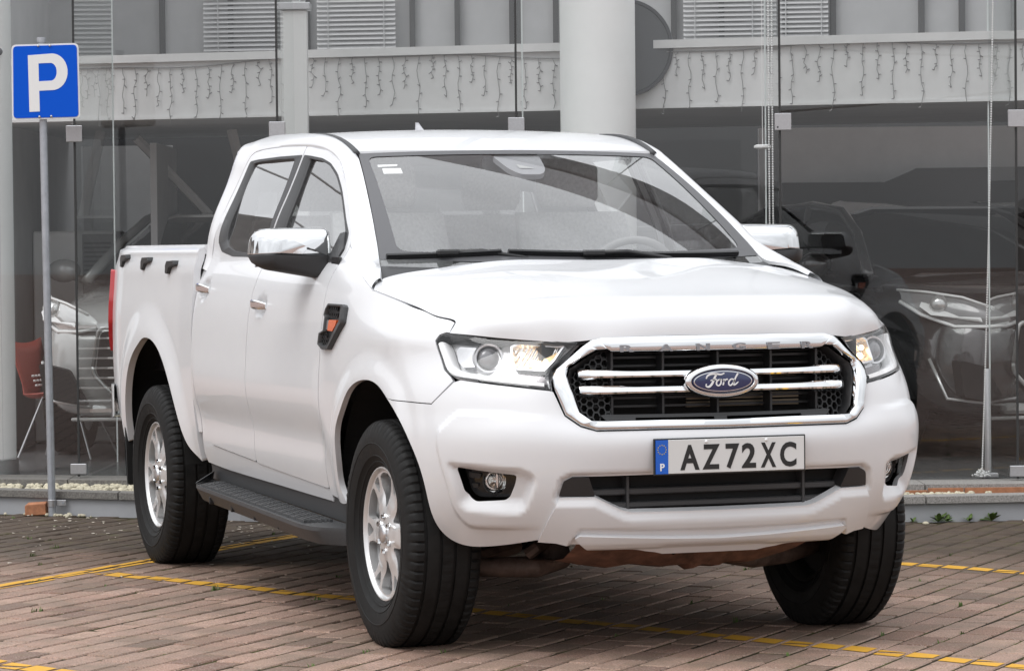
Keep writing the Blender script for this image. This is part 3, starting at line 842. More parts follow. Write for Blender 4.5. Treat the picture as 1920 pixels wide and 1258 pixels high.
# ---- headlamps
def hl_part(name, uvp, mat, par, off, sd, **k):
    return panel(name, shell, uvp, mat, par, side=sd, off=off, **k)
HLi = inset(HL, .0025)
def band(pts, w, h):    # closed strip along an open (u,v) path
    P = resample(pts, .012, False); Tn = np.gradient(P, axis=0); Tn /= np.linalg.norm(Tn, axis=1)[:, None]; Nn = np.column_stack([-Tn[:, 1], Tn[:, 0]])
    ww = np.interp(np.linspace(0, 1, len(P)), np.linspace(0, 1, len(w)), w)[:, None]
    return P+Nn*ww/2, P-Nn*ww/2
for sd in both:
    lamp = hl_part('headlamp', HLi, simple('lamp housing grey', (.62, .62, .63), .25, .5) if sd < 0 else bpy.data.materials['lamp housing grey'], T, -.055, sd, sp=.02, lip=.01)
    # rim wall
    ring('lamp_rim', shell, HLi, inset(HLi, .004), [(0, .001), (.5, .0015), (1, -.004), (1, -.055)], M['black_gloss'], lamp, side=sd, step=.015)
    # bright L-shaped light guide
    pth = fil([(1.004,1.035),(.992,1.005),(.955,.948),(.905,.937),(.75,.921),(.600,.9055)], [0,.02,.03,.03,.02,0])
    A_, B_ = band(pth[:, :], [.034,.034,.026,.022,.019,.017], 0)
    cu_ = np.concatenate([A_, B_[::-1]])
    rows = []
    for t, h in ((0, -.05), (0, -.010), (.15, -.004), (.6, -.003), (.85, -.008), (1, -.02), (1, -.05)):
        uv = A_*(1-t)+B_*t; rows.append(shell(uv)+surf_nrm(shell, uv)*h)
    grid('light_guide', np.array(rows), M['guide'], lamp, side=sd, sharp=50, flip=True)
    # projector
    c = shell(np.array([[.8095, .9985]]))[0]; n = surf_nrm(shell, np.array([[.8095, .9985]]))[0]
    ax = (Vector(n)*.35+Vector((1, 0, .05))).normalized()
    Mt = ax.to_track_quat('X', 'Z').to_matrix().to_4x4(); Mt.translation = Vector(c)-Vector(n)*.040
    def put(m_, nm, mat, **k):
        m_.xf(Mt)
        if sd < 0: m_.mirror_y()
        return m_.build(nm, mat, lamp, **k)
    put(MB().lathe([(.050, -.03), (.0505, .002), (.047, .012), (.041, .011), (.037, .003), (.0365, -.01)], 40, 'x'), 'projector_ring', M['satin'], sharp=35)
    put(MB().lathe([(.0365, -.006), (.032, .006), (.022, .0135), (.011, .017), (.0004, .018)], 36, 'x'), 'projector_lens', simple('projector lens', (.16, .16, .17), .06, 0, 1.0) if sd < 0 else bpy.data.materials['projector lens'], smooth=True)
    # chrome wing beside the projector
    wing = fil([(.945,1.014),(.925,1.030),(.845,1.028),(.848,.972),(.915,.966),(.94,.985)], .008)
    hl_part('lamp_wing', wing, M['satin'], lamp, -.030, sd, sp=.02, lip=.03)
    # inner reflector with the lit indicator bulbs
    rf = fil([(.718,1.030),(.690,1.044),(.520,1.030),(.560,.985),(.600,.952),(.706,.958),(.716,.985)], .006)
    rfo = hl_part('reflector_bowl', rf, M['reflector'], lamp, -.042, sd, sp=.012, lip=.02)
    ring('reflector_edge', shell, rf, inset(rf, .007), [(0, -.042), (0, -.016), (1, -.018), (1, -.042)], M['satin'], lamp, side=sd, step=.02)
    for (uu, vv, rr) in ((.682, 1.008, .0085), (.640, .9825, .0115)):
        p = shell(np.array([[uu, vv]]))[0]; nn = surf_nrm(shell, np.array([[uu, vv]]))[0]
        m_ = MB().sphere(tuple(p-nn*.030), rr, 14, 10)
        if sd < 0: m_.mirror_y()
        m_.build('bulb', M['bulb'], lamp, smooth=True)
    amb = fil([(.665,.975),(.600,.955),(.545,1.005),(.530,1.020),(.58,1.002)], .004)
    hl_part('amber_strip', amb, simple('amber reflex', (.80, .55, .28), .15, .7) if sd < 0 else bpy.data.materials['amber reflex'], lamp, -.030, sd, sp=.02, lip=.008)
    low = fil([(.765,.945),(.735,.952),(.600,.938),(.592,.912),(.760,.926)], .005)
    hl_part('lower_element', low, simple('smoked prism', (.16, .15, .155), .12, .5) if sd < 0 else bpy.data.materials['smoked prism'], lamp, -.026, sd, sp=.02, lip=.02)
    hl_part('lamp_cover', HLi, M['lens'], lamp, .0015, sd, sp=.02, lip=0)

# ---- bonnet
hl_gap = np.array([(.955,1.066),(.948,1.085),(.952,1.1020)])
gapz = lambda u: float(np.interp(u, [.95, .976, 1.104, 1.365, 1.5335, 1.667], [1.1020, 1.1050, 1.1275, 1.1525, 1.1760, 1.2005]))
ge = [(1.0362,1.1162),(1.2393,1.1422),(1.5117,1.1723),(1.690,1.2035)]
ep = shell(np.array(list(map(tuple, hl_gap))+ge)); HOOD[:, -1, :] = ep
_hm = np.concatenate([HOOD[:, :0:-1]*[1, -1, 1], HOOD], axis=1)
wing_top = []
for u_ in np.linspace(.19, 1.04, 26):
    q_ = hood(np.array([[u_, 1.0]]))[0]; a_, b_ = .94, 1.75
    for _ in range(40):
        m2 = (a_+b_)/2
        if shell(np.array([[m2, q_[2]]]))[0][0] > q_[0]: a_ = m2
        else: b_ = m2
    wing_top.append((a_, q_[2]-.0045))
us = np.concatenate([np.linspace(0, .15, 16), np.linspace(.15, 1.05, 60)[1:]]); vs = np.linspace(-1, 1, 121)
uv = np.array([(a, b) for a in us for b in vs]); hp = hood(uv).reshape(len(us), len(vs), 3)
hn = -surf_nrm(hood, np.clip(uv, [.0031, -.9969], [1.0469, .9969])).reshape(hp.shape)
V = hp.reshape(-1, 3); N_ = hn.reshape(-1, 3); nu, nv = len(us), len(vs)
F = [(i*nv+k, i*nv+k+1, (i+1)*nv+k+1, (i+1)*nv+k) for i in range(nu-1) for k in range(nv-1)]
bd = [k for k in range(nv)]+[i*nv+nv-1 for i in range(1, nu)]+[(nu-1)*nv+k for k in range(nv-2, -1, -1)]+[i*nv for i in range(nu-2, 0, -1)]
q = V[bd]; qn = N_[bd]; inwards = np.array([0, 0, .9])
tq = np.roll(q, -1, axis=0)-np.roll(q, 1, axis=0); tq /= np.linalg.norm(tq, axis=1)[:, None]; on_ = np.cross(tq, qn)
base = len(V); m = len(bd)
V = np.concatenate([V, q, q-qn*.016-on_*.003]); N_ = np.concatenate([N_, on_, on_])
F += [(base+(i+1) % m, base+i, base+m+i, base+m+(i+1) % m) for i in range(m)]
bonnet = mesh('bonnet', V, F, M['paint'], T, normals=N_)
# dark gasket under the bonnet edge
m_ = MB(); P = hood(np.array([(.0, v) for v in np.linspace(-.98, .98, 41)])); m_.tube(P+[-.022, 0, -.006], .009, 6); m_.build('bonnet_seal', M['black'], bonnet)

# ---- front wings (fenders), doors, sills
arcF = spl([(1.3354,.8473),(1.43,.8865),(1.5749,.8996),(1.68,.882),(1.754,.8511),(1.8417,.7829),(1.9068,.724),(1.9618,.5897),(1.9814,.5129),(1.9431,.452)])
fend = [(1.286,.8435),(1.039,.8395),(.9395,.9125),(.951,.9265),(.9815,.9475),(1.0135,1.0126),(1.0240,1.0412),(1.0050,1.0610),(.9725,1.0690),(.957,1.0672),(.955,1.0990)] \
     + wing_top \
     + [(1.695,1.1985),(1.715,1.2080),(1.85,1.2555),(2.0,1.3020),(2.12,1.3390),(2.172,1.3520),(2.166,1.28),(2.140,1.12),(2.140,.98),(2.155,.75),(2.185,.52),(2.192,.468),(2.0,.447)] \
     + arcF[::-1]
for sd in both:
    panel('front_wing', shell, fend, M['paint'], T, sp=.018, bstep=.012, lip=.02, side=sd)
# belt line / window line
GD = [(2.178,1.3535),(2.2218,1.3985),(2.301,1.4495),(2.5293,1.5876),(2.6961,1.6719),(2.8664,1.7151),(3.085,1.7365)]
gB = 3.128
fdoor = [(2.171,1.28),(2.145,1.12),(2.145,.98),(2.160,.75),(2.190,.52),(2.196,.4875),(2.60,.504),(gB-.03,.525),(gB,.53),(gB,.69),(gB-.003,.79),(gB+.004,.97),(gB-.001,1.30),(3.118,1.69),(3.118,1.7378)] + GD[::-1]
rdoor = [(gB+.005,.53),(gB+.04,.532),(3.45,.545),(3.80,.560),(3.86,.60),(3.915,.68),(3.955,.79),(3.968,.94),(3.974,1.20),(3.972,1.30),(3.958,1.42),(3.928,1.58),(3.898,1.680),(3.868,1.722),(3.8244,1.7360),(3.7005,1.7440),(3.41,1.7460),(3.1235,1.7385),(3.1235,1.69),(gB+.0045,1.30),(gB+.009,.97),(gB+.002,.79)]
fap = [(2.240,1.315),(2.225,1.345),(2.245,1.398),(2.3426,1.4472),(2.5464,1.5662),(2.66,1.6235),(2.7815,1.6662),(2.89,1.6875),(3.0324,1.7010),(3.112,1.7065),(3.112,1.69),(3.122,1.316)]
rap = [(3.136,1.316),(3.1295,1.69),(3.1295,1.7070),(3.40,1.7085),(3.72,1.7060),(3.848,1.7015),(3.868,1.60),(3.895,1.42),(3.8952,1.3748),(3.83,1.337),(3.6372,1.3169),(3.3732,1.315)]
handle_uv = [(2.9825, 1.1315), (3.8870, 1.1835)]
def pane_fn(poly):
    P = np.array(poly); lo, hi = P.min(0), P.max(0); g = np.array([(a, b) for a in np.linspace(lo[0], hi[0], 12) for b in np.linspace(lo[1], hi[1], 12)])
    Q = shell(g); A = np.column_stack([np.ones(len(g)), g[:, 0], g[:, 1], g[:, 0]*g[:, 1], g[:, 1]**2]); c = np.linalg.lstsq(A, Q[:, 1], rcond=None)[0]
    c[4] = np.clip(c[4], -.25, -.12); c2 = np.linalg.lstsq(A[:, :4], Q[:, 1]-c[4]*A[:, 4], rcond=None)[0]
    def f(uv):
        uv = np.asarray(uv, float); return np.column_stack([1.53-uv[:, 0], c2[0]+c2[1]*uv[:, 0]+c2[2]*uv[:, 1]+c2[3]*uv[:, 0]*uv[:, 1]+c[4]*uv[:, 1]**2, uv[:, 1]])
    return f
for sd in both:
    for nm, outl, ap, glz, hu in (('front_door', fdoor, fap, None, handle_uv[0]), ('rear_door', rdoor, rap, None, handle_uv[1])):
        o_out = fil(outl, .012, 4)
        cup = np.array([hu[0]-.002, hu[1]])
        def hdisp(uv, c=cup):
            r = ((uv[:, 0]-c[0])/.075)**2+((uv[:, 1]-c[1])/.042)**2
            return -.014*smooth01(1.25-r)
        door = panel('door', shell, o_out, M['paint'], T, holes=[fil(ap, .02, 4)], sp=.02, bstep=.012, lip=.022, side=sd, disp=hdisp)
        if nm == 'front_door':
            gi = [(2.300,1.330),(2.285,1.345),(2.300,1.404),(2.352,1.4372),(2.552,1.5562),(2.665,1.613),(2.785,1.656),(2.89,1.677),(3.015,1.6885),(3.030,1.6885),(3.028,1.66),(3.000,1.330)]
        else:
            gi = [(3.172,1.330),(3.205,1.66),(3.2104,1.6945),(3.43,1.6970),(3.68,1.6950),(3.7705,1.6900),(3.775,1.60),(3.776,1.43),(3.7688,1.3793),(3.715,1.358),(3.6135,1.3400),(3.38,1.3300)]
        ring('window_frame', shell, fil(ap, .02, 4), fil(gi, .018, 4), [(0, -.004), (.04, .0012), (.9, .0005), (1, -.006), (1, -.014)], M['black_grey'], door, side=sd, step=.02)
        panel('window_pane', pane_fn(gi), inset(fil(gi, .018, 4), -.012), M['sideglass'], door, sp=.03, lip=0, side=sd, off=-.010)
        # pull handle: chrome bar bridging a cup
        m_ = MB(); u0, v0 = hu; loops = []
        for t in np.linspace(-1, 1, 13):
            uvp = np.array([[u0+.082*t, v0+.002*t]]); p = shell(uvp)[0]; n = surf_nrm(shell, uvp)[0]
            bul = .030*(1-abs(t)**3.2)+.002; hz = .0175*(1-.35*abs(t)**3); th = .010
            for_ = []
            for a_, b_ in ((-1, -th), (-1, -.002), (-.7, .003), (.7, .003), (1, -.002), (1, -th)):
                for_.append(tuple(p+n*(bul+b_)+np.array([0, 0, a_*hz])))
            loops.append(for_)
        m_.loft(loops)
        if sd < 0: m_.mirror_y()
        hd = m_.build('door_handle', M['chrome'], door, sharp=40)
        hd.data.update()
    panel('cab_corner', shell, [(3.980,.60),(4.024,.60),(4.026,1.20),(4.07,1.25),(4.07,1.345),(3.978,1.345)], M['paint'], T, sp=.02, bstep=.012, lip=.02, side=sd, off=-.003)
    for nm_, pth_ in (('door_gap_shade', [(gB+.002,.50),(gB+.002,.79),(gB+.006,.97),(gB+.002,1.30)]), ('door_gap_shade', [(2.192,.50),(2.158,.75),(2.143,.98),(2.143,1.12),(2.169,1.28)]), ('door_gap_shade', [(3.86,.578),(3.918,.675),(3.960,.79),(3.973,.94),(3.978,1.20),(3.976,1.28)])):
        P_ = resample(pth_, .02, False); uvs = np.concatenate([P_+[-.012, 0], P_[::-1]+[.012, 0]])
        panel(nm_, shell, uvs, M['liner'], T, sp=.05, lip=0, side=sd, off=-.010)  # dark strips set behind the door gaps, shade put in as colour
    sill = [(2.190,.4655),(2.198,.4840),(2.60,.5005),(gB,.5260),(3.80,.5560),(3.865,.592),(3.925,.68),(3.962,.79),(3.974,.94),(3.974,.60),(3.985,.515),(3.96,.478),(3.6,.466),(2.8,.452),(2.19,.440)]
    panel('sill', shell, sill, M['paint'], T, sp=.02, bstep=.012, lip=.03, side=sd, off=-.004)
    # corner body strip: windscreen pillar, roof rail, rear pillar
    Dsz = np.array([(1.712,1.2085),(1.85,1.2565),(2.0,1.3030),(2.12,1.3405),(2.180,1.3640),(2.225,1.401),(2.303,1.452),(2.531,1.5905),(2.698,1.6745),(2.868,1.718),(3.085,1.7395),(3.41,1.7495),(3.7005,1.7475),(3.83,1.739),(3.880,1.716),(3.906,1.67),(3.930,1.60),(3.962,1.42),(3.976,1.32),(3.978,1.26)])
    D = shell(Dsz)
    _v = lambda v: tuple(wind(np.array([[1.0, v]]))[0]+[0, .004, .002])
    Wl = np.array([(-.215,.815,1.242),(-.335,.775,1.276),(-.45,.742,1.290),_v(.12),_v(.20),_v(.28),_v(.42),_v(.71),_v(.90),(-1.18,.606,1.704),(-1.42,.608,1.768),(-1.80,.612,1.797),(-2.15,.612,1.804),(-2.36,.612,1.802),(-2.50,.640,1.785),(-2.53,.690,1.75),(-2.555,.730,1.62),(-2.55,.790,1.475),(-2.545,.825,1.342),(-2.53,.845,1.27)])
    ti = np.linspace(0, len(D)-1, 97); bt = nat_basis(np.arange(len(D))); Dd = bt(ti)@D; Ww = bt(ti)@Wl
    rows = []
    tan = np.gradient((Dd+Ww)/2, axis=0); acr = Ww-Dd; nn = np.cross(tan, acr); nn /= np.linalg.norm(nn, axis=1)[:, None]
    nn *= np.where((nn*np.array([0, 1, .6])).sum(1) < 0, -1, 1)[:, None]
    wid = np.linalg.norm(acr, axis=1)[:, None]
    for t, h in ((0, -.02), (0, 0), (.08, .035), (.25, .085), (.45, .115), (.65, .105), (.85, .06), (1, 0), (1, -.012)):
        rows.append(Dd*(1-t)+Ww*t+nn*np.where(np.array(h) < 0, h, h*np.minimum(wid, .14)))
    grid('roof_pillar', np.array(rows).transpose(1, 0, 2), M['paint'], T, side=sd, flip=True, sharp=60)
    # black roof channel moulding
    Pm = Ww[(ti > 8.9) & (ti < 10.9)]; m_ = MB(); m_.tube(Pm+[0, -.006, -.002], np.interp(np.linspace(0, 1, len(Pm)), [0, .5, 1], [.013, .010, .003]), 8)
    if sd < 0: m_.mirror_y()
    m_.build('roof_moulding', M['black_grey'], T, smooth=True)
# roof
ux = np.linspace(0, 1, 50); vy = np.linspace(-1, 1, 61)
P = np.zeros((50, 61, 3))
for i, a in enumerate(ux):
    for k, b_ in enumerate(vy):
        xf = -1.118-.062*b_*b_; xr = -2.52+.04*b_**4
        x = xf+(xr-xf)*a; y = b_*(.598+.010*a)
        P[i, k] = (x, y, roofz(np.array([x]), np.array([y]))[0])
P[:, 0, 2] -= .006; P[:, -1, 2] -= .006
Pf = P[0:1]+np.array([.002, 0, -.014]); Pr = P[-1:]+np.array([-.012, 0, -.03]); Pr2 = Pr+np.array([-.04, 0, -.16])
P = np.concatenate([Pf, P, Pr, Pr2]); grid('roof', P, M['paint'], T, flip=False, sharp=50)
m_ = MB(); m_.loft([[(-2.31-.11*t, .016*(1-t*.6)*math.cos(a), 1.806+.085*t**.8+(.012*(1-t))*math.sin(a)*0) if False else (-2.22-.05*t+.07*(1-t)*math.cos(a), .018*(1-.6*t)*math.sin(a), 1.808+.052*t) for a in np.linspace(0, 2*math.pi, 13)[:-1]] for t in (0, .3, .7, 1)])
m_.build('aerial_fin', M['fin_grey'], T, smooth=True)
# windscreen
uu = np.linspace(-1, 1, 61); vv = np.linspace(0, 1, 31)
P = wind(np.array([(a, b_) for a in uu for b_ in vv])).reshape(61, 31, 3)
ws = grid('windscreen', P, M['glass'], T)
def wring(a, b_): return np.array([(-a, b_[0]), (a, b_[0]), (a, b_[1]), (-a, b_[1])])
fo = wring(1.0, (0, 1)); fi = fil(np.array([(-.925,.085),(.925,.085),(.940,.955),(-.940,.955)]), .04, 4)
fi4 = np.array([(-.922,.10),(.922,.10),(.945,.962),(-.945,.962)])
def wind_dn(uv): return wind(uv)
def _fr():
    # ceramic band: strips between the glass edge and the clear field, rounded inner corners
    inner = fil(np.array([(-.918,.11),(.918,.11),(.948,.958),(-.948,.958)]), .055, 7)
    oc = []
    for p in inner:
        d = p-np.array([0, .5]); k = min(1/abs(d[0]) if d[0] else 9, .5/abs(d[1]) if d[1] else 9); oc.append((d[0]*k, .5+d[1]*k))
    return np.array(oc), inner
oc, ic = _fr()
ring('screen_band', wind, oc, ic, [(0, .0022), (1, .0022)], M['frit'], ws, step=.03)
m_ = MB(); 
cam_h = fil([(-.16,.975),(.16,.975),(.12,.83),(.07,.775),(-.07,.775),(-.12,.83)], .04, 5)
panel('camera_housing', wind, cam_h, M['fin_grey'], ws, sp=.03, lip=.02, off=-.008)
panel('camera_window', wind, fil([(-.05,.87),(.045,.83),(-.05,.83)], .004), M['plate'], ws, sp=.03, lip=0, off=-.0055)
panel('toll_sticker', wind, np.array([(-.885,.845),(-.775,.845),(-.775,.79),(-.885,.79)]), M['sticker'], ws, sp=.03, lip=0, off=-.0045)
panel('inspection_sticker', wind, np.array([(-.905,.885),(-.785,.885),(-.790,.868),(-.905,.862)]), M['cabin'], ws, sp=.03, lip=0, off=-.0045)
# cowl and wipers
uu = np.linspace(-1, 1, 41)
lowr = wind(np.column_stack([uu, np.zeros(41)])); rear = hood(np.column_stack([np.full(41, 1.05), uu*.97]))
grid('cowl', np.array([lowr+[-.01, 0, .003], lowr*.5+rear*.5+[0, 0, -.012], rear+[0, 0, -.018], rear+[.03, 0, -.02]]), M['black_grey'], T, sharp=40)
for tip, joint, end, piv in (((-.690, 1.300), -.500, -.345, (-.20, -.25)), ((-.300, 1.3), -.01, .60, (-.14, .50))):
    pass
def wp(y, v): return wind(np.array([[y/(.737*(1-v)+.593*v), v]]))[0]
for ya, yb, yj, va_, vb_ in ((-.712, -.330, -.512, .055, .105), (-.305, .620, -.005, .105, .060)):
    m_ = MB(); pts = [wp(ya+(yb-ya)*t, va_+(vb_-va_)*t)+np.array([.006, 0, .010]) for t in np.linspace(0, 1, 15)]
    loops = []
    for p in pts: loops.append([tuple(p+np.array(q_)) for q_ in ((-.006, 0, -.011), (.007, 0, -.010), (.012, 0, .003), (.005, 0, .009), (-.004, 0, .005))])
    m_.loft(loops); wpr = m_.build('wiper', M['black_gloss'], T, sharp=30)
    pj_ = wp(yj, (va_+vb_)/2)+np.array([.012, 0, .016])
    m_ = MB(); m_.box(tuple(pj_), (.03, .085, .022), ch=.006); m_.build('wiper_joint', M['black'], wpr)
    m_ = MB(); m_.tube([tuple(pj_), tuple(pj_+np.array([.02, .12, .004])), tuple(pj_+np.array([.07, .26, -.02])), tuple(pj_+np.array([.10, .34, -.06]))], [.010, .009, .008, .010], 6); m_.build('wiper_arm', M['black'], wpr, smooth=True)

# ---- door mirrors
def rrect(w, h, r, n=5):
    return fil([(-w/2,-h/2),(w/2,-h/2),(w/2,h/2),(-w/2,h/2)], r, n)
for sd in both:
    mir = empty('door_mirror', (0, 0, 0), parent=T)
    # chrome cap, z 1.315 .. 1.425, from y .80 to 1.085, bulging forward
    loops = []
    for x, k, zz0, zz1, y0, y1 in ((-.945, 1, 1.314, 1.412, .815, 1.088), (-.915, 1, 1.313, 1.4225, .803, 1.090), (-.872, 1, 1.313, 1.424, .800, 1.083), (-.838, 1, 1.314, 1.418, .803, 1.066), (-.815, 1, 1.315, 1.405, .812, 1.040), (-.803, 1, 1.318, 1.385, .830, 1.005)):
        pr = fil([(y0, zz0), (y1, zz0+.012), (y1-.012, zz1-.004), (y0+.006, zz1)], [.006, .006, .046, .030], 7)
        loops.append([(x+.035*max(0, (y-.95))**1*-1.2, y, z) for y, z in pr])
    m_ = MB(); m_.loft(loops)
    if sd < 0: m_.mirror_y()
    o = m_.build('mirror_cap', M['chrome'], mir, sharp=50)
    if sd > 0: pass
    loops = []
    for x, zt, zb, y0, y1 in ((-.95, 1.313, 1.262, .80, 1.086), (-.91, 1.3125, 1.240, .78, 1.088), (-.86, 1.3125, 1.230, .768, 1.084), (-.825, 1.313, 1.228, .762, 1.072), (-.800, 1.314, 1.232, .762, 1.050), (-.790, 1.314, 1.245, .766, 1.03)):
        pr = fil([(y0, zb-.008), (y1-.03, zb+.042), (y1, zb+.060), (y1, zt+.0125), (y0, zt+.001)], [.008, .02, .02, .004, .004], 5)
        loops.append([(x+.035*max(0, (y-.95))*-1.2, y, z) for y, z in pr])
    m_ = MB(); m_.loft(loops)
    if sd < 0: m_.mirror_y()
    m_.build('mirror_housing', M['black'], mir, sharp=50)
    m_ = MB()       # arm and triangular sail
    m_.loft([[(-.85, .83, 1.224), (-.79, .83, 1.230), (-.79, .83, 1.308), (-.85, .83, 1.306)], [(-.80, .795, 1.212), (-.70, .795, 1.215), (-.69, .795, 1.308), (-.80, .795, 1.306)], [(-.74, .835, 1.235), (-.64, .84, 1.25), (-.63, .835, 1.318), (-.74, .832, 1.318)]][::-1])
    if sd < 0: m_.mirror_y()
    m_.build('mirror_arm', M['black'], mir, bevel=.004)
    m_ = MB(); m_.prism([(-.800, 1.300), (-.690, 1.300), (-.683, 1.345), (-.742, 1.405), (-.80, 1.40)], (0, .80, 0), (1, 0, 0), (0, -.30, 1.0), .012)
    m_.V = [(x, shell(np.array([[1.53-x, z]]))[0][1]+(.008 if k_ < 5 else -.004), z) for k_, (x, y, z) in enumerate(m_.V)]
    if sd < 0: m_.mirror_y()
    m_.build('mirror_sail', M['black'], mir)
    m_ = MB(); m_.box((-.951, .945, 1.345), (.006, .23, .13), ch=.002)
    if sd < 0: m_.mirror_y()
    m_.build('mirror_glass', M['chrome'], mir)

# ---- side vents behind the front wheels
VT = [(2.0456,1.1498),(1.8800,1.1475),(1.8600,1.1391),(1.8560,1.0872),(2.0005,.9900),(2.075,.9880),(2.125,1.005),(2.118,1.0450),(2.0700,1.0560),(2.0650,1.1020),(2.0800,1.1080),(2.0720,1.1300)]
for sd in both:
    vt = ring('side_vent', shell, VT, [(2.040,1.1400),(1.905,1.1380),(1.905,1.1330),(1.905,1.0900),(2.005,1.0080),(2.07,1.0030),(2.105,1.0120),(2.098,1.0400),(2.0500,1.0520),(2.0470,1.1030),(2.0600,1.1120),(2.0550,1.1280)],
              [(0, -.004), (0, .010), (.15, .018), (.75, .018), (1, .010), (1, .001)], M['black_grey'], T, side=sd, step=.015)
    panel('vent_back', shell, VT, M['black'], vt, sp=.03, lip=.004, side=sd, off=.002)
    m_ = MB()
    for r0, (uc, vc, nx, ny) in enumerate(((1.985, 1.122, 4, 2), (2.06, 1.028, 3, 2))):
        for i in range(nx):
            for j in range(ny):
                uvp = np.array([(uc+(i-(nx-1)/2)*.026+(.013 if j else 0)+.013*math.cos(math.pi*k/3), vc+(j-.5)*.022+.011*math.sin(math.pi*k/3)) for k in range(6)])
                ctr = uvp.mean(0); rows = []
                for f_, h in ((1, .010), (.72, .010), (.70, .003)):
                    w_ = ctr+(uvp-ctr)*f_; rows.append([tuple(p) for p in shell(w_)+surf_nrm(shell, w_)*h])
                m_.loft(rows, cap=False)
    if sd < 0: m_.mirror_y()
    tag(m_.build('vent_mesh', M['black'], vt), kind='stuff')
    panel('repeater_lamp', shell, fil([(2.005,1.093),(1.9150,1.093),(1.9250,1.074),(1.9550,1.0540),(2.012,1.056)], .004), M['orange_lens'], vt, sp=.02, lip=.012, side=sd, off=.018)
    panel('vent_badge', shell, fil([(2.054,1.092),(2.014,1.092),(2.017,1.058),(2.058,1.060)], .003), M['satin'], vt, sp=.02, lip=.006, side=sd, off=.012)

# ---- load bed
bu = lambda x: float(u_of_xb(x))
UE = float(SB[-1])
arcR = [(.0350,.470),(.0448,.4836),(.1701,.5302),(.2372,.6339),(.3229,.7753),(.4614,.9054),(.56,.952),(.6819,.9724),(.77,.966),(.8485,.9409),(.9769,.8842),(1.0494,.8306),(1.13,.73),(1.19,.60),(1.215,.50)]
arcR = spl([(.054, .478)]+arcR[2:])
bside = [(.052,1.3595),(.050,1.2),(.050,.9),(.052,.60)]+arcR+[(1.40,.53),(1.55,.62),(UE-.19,.76),(UE-.13,.80),(UE-.12,1.24),(UE-.10,1.33),(UE-.09,1.3595)]
tlamp = [(UE-.115,.86),(UE-.115,1.255),(UE-.01,1.262),(UE-.005,.86)]
for sd in both:
    bs = panel('bed_side', bed, bside, M['paint'], T, sp=.02, bstep=.012, lip=.03, side=sd)
    panel('tail_lamp', bed, fil([(UE-.20,.885),(UE-.27,1.02),(UE-.275,1.12),(UE-.25,1.258),(UE-.004,1.258),(UE-.004,.885)], .012), M['red_lens'], T, sp=.02, lip=.025, side=sd, off=.020)
    # rail cap, inner wall
    m_ = MB(); us_ = np.linspace(.050, UE-.09, 30); Pq = bed(np.column_stack([us_, np.full(30, 1.3595)]))
    loops = []
    for p in Pq: loops.append([(p[0], p[1]+.004, p[2]-.004), (p[0], p[1], 1.366), (p[0], p[1]-.035, 1.3675), (p[0], p[1]-.055, 1.362), (p[0], p[1]-.057, 1.30), (p[0], p[1]-.04, 1.28)])
    m_.loft(loops)
    if sd < 0: m_.mirror_y()
    m_.build('bed_rail', M['paint'], T, sharp=40)
    m_ = MB(); m_.box((-3.33, .775, 1.09), (1.70, .03, .55), ch=.004)
    if sd < 0: m_.mirror_y()
    m_.build('bed_liner', M['black'], T)
    for u_, v_ in ((1.2873,1.3069),(.8352,1.2956),(.3732,1.2805)):
        # tie-down cleat: stem, and an arm turned back along the side
        p = bed(np.array([[u_, v_]]))[0]; n = surf_nrm(bed, np.array([[u_, v_]]))[0]
        t_ = bed(np.array([[u_+.01, v_]]))[0]-p; t_ /= np.linalg.norm(t_); w_ = np.cross(n, t_)*-1
        w_ = np.array([0, 0, 1.])
        poly = fil([(.078,-.030),(.046,-.033),(.018,-.006),(-.066,.006),(-.052,.024),(.050,.022),(.072,.006)], [.004]*7, 3)
        A0 = []; 
        m_ = MB(); o3 = p+n*-.01
        m_.prism([tuple(q_) for q_ in poly], tuple(o3), tuple(t_), tuple(w_), .030)
        m_.V = [tuple(np.array(v)) for v in m_.V]
        # prism runs along t x w; make sure it points outwards
        c0 = np.cross(t_, w_)
        if c0@n < 0: m_.V = [tuple(np.array(v)+n*.068 if False else np.array(v)-2*c0*((np.array(v)-o3)@c0)) for v in m_.V]; m_.F = [f[::-1] for f in m_.F]
        if sd < 0: m_.mirror_y()
        m_.build('bed_cleat', M['black'], T, bevel=.004)
m_ = MB(); m_.box((-3.33, 0, .84), (1.74, 1.56, .05)); m_.build('bed_floor', M['black'], T)
m_ = MB(); m_.box((-2.585, 0, 1.09), (.03, 1.56, .52)); m_.build('bed_headboard', M['paint'], T)
m_ = MB(); m_.box((-4.25, 0, 1.07), (.06, 1.36, .57), ch=.012); tg = m_.build('tailgate', M['paint'], T, bevel=.008)
m_ = MB(); m_.box((-4.282, 0, 1.20), (.012, .24, .09), ch=.003); m_.build('tailgate_handle', M['black'], tg)
m_ = MB()
m_.loft([[(x_, y_, .60), (x_-.09, y_*.99, .58), (x_-.10, y_*.99, .66), (x_-.05, y_, .74), (x_, y_, .74)] for x_, y_ in ((-3.99, -.893), (-4.17, -.84), (-4.28, -.70), (-4.30, 0), (-4.28, .70), (-4.17, .84), (-3.99, .893))])
m_.build('rear_bumper', M['chrome'], T, sharp=40)
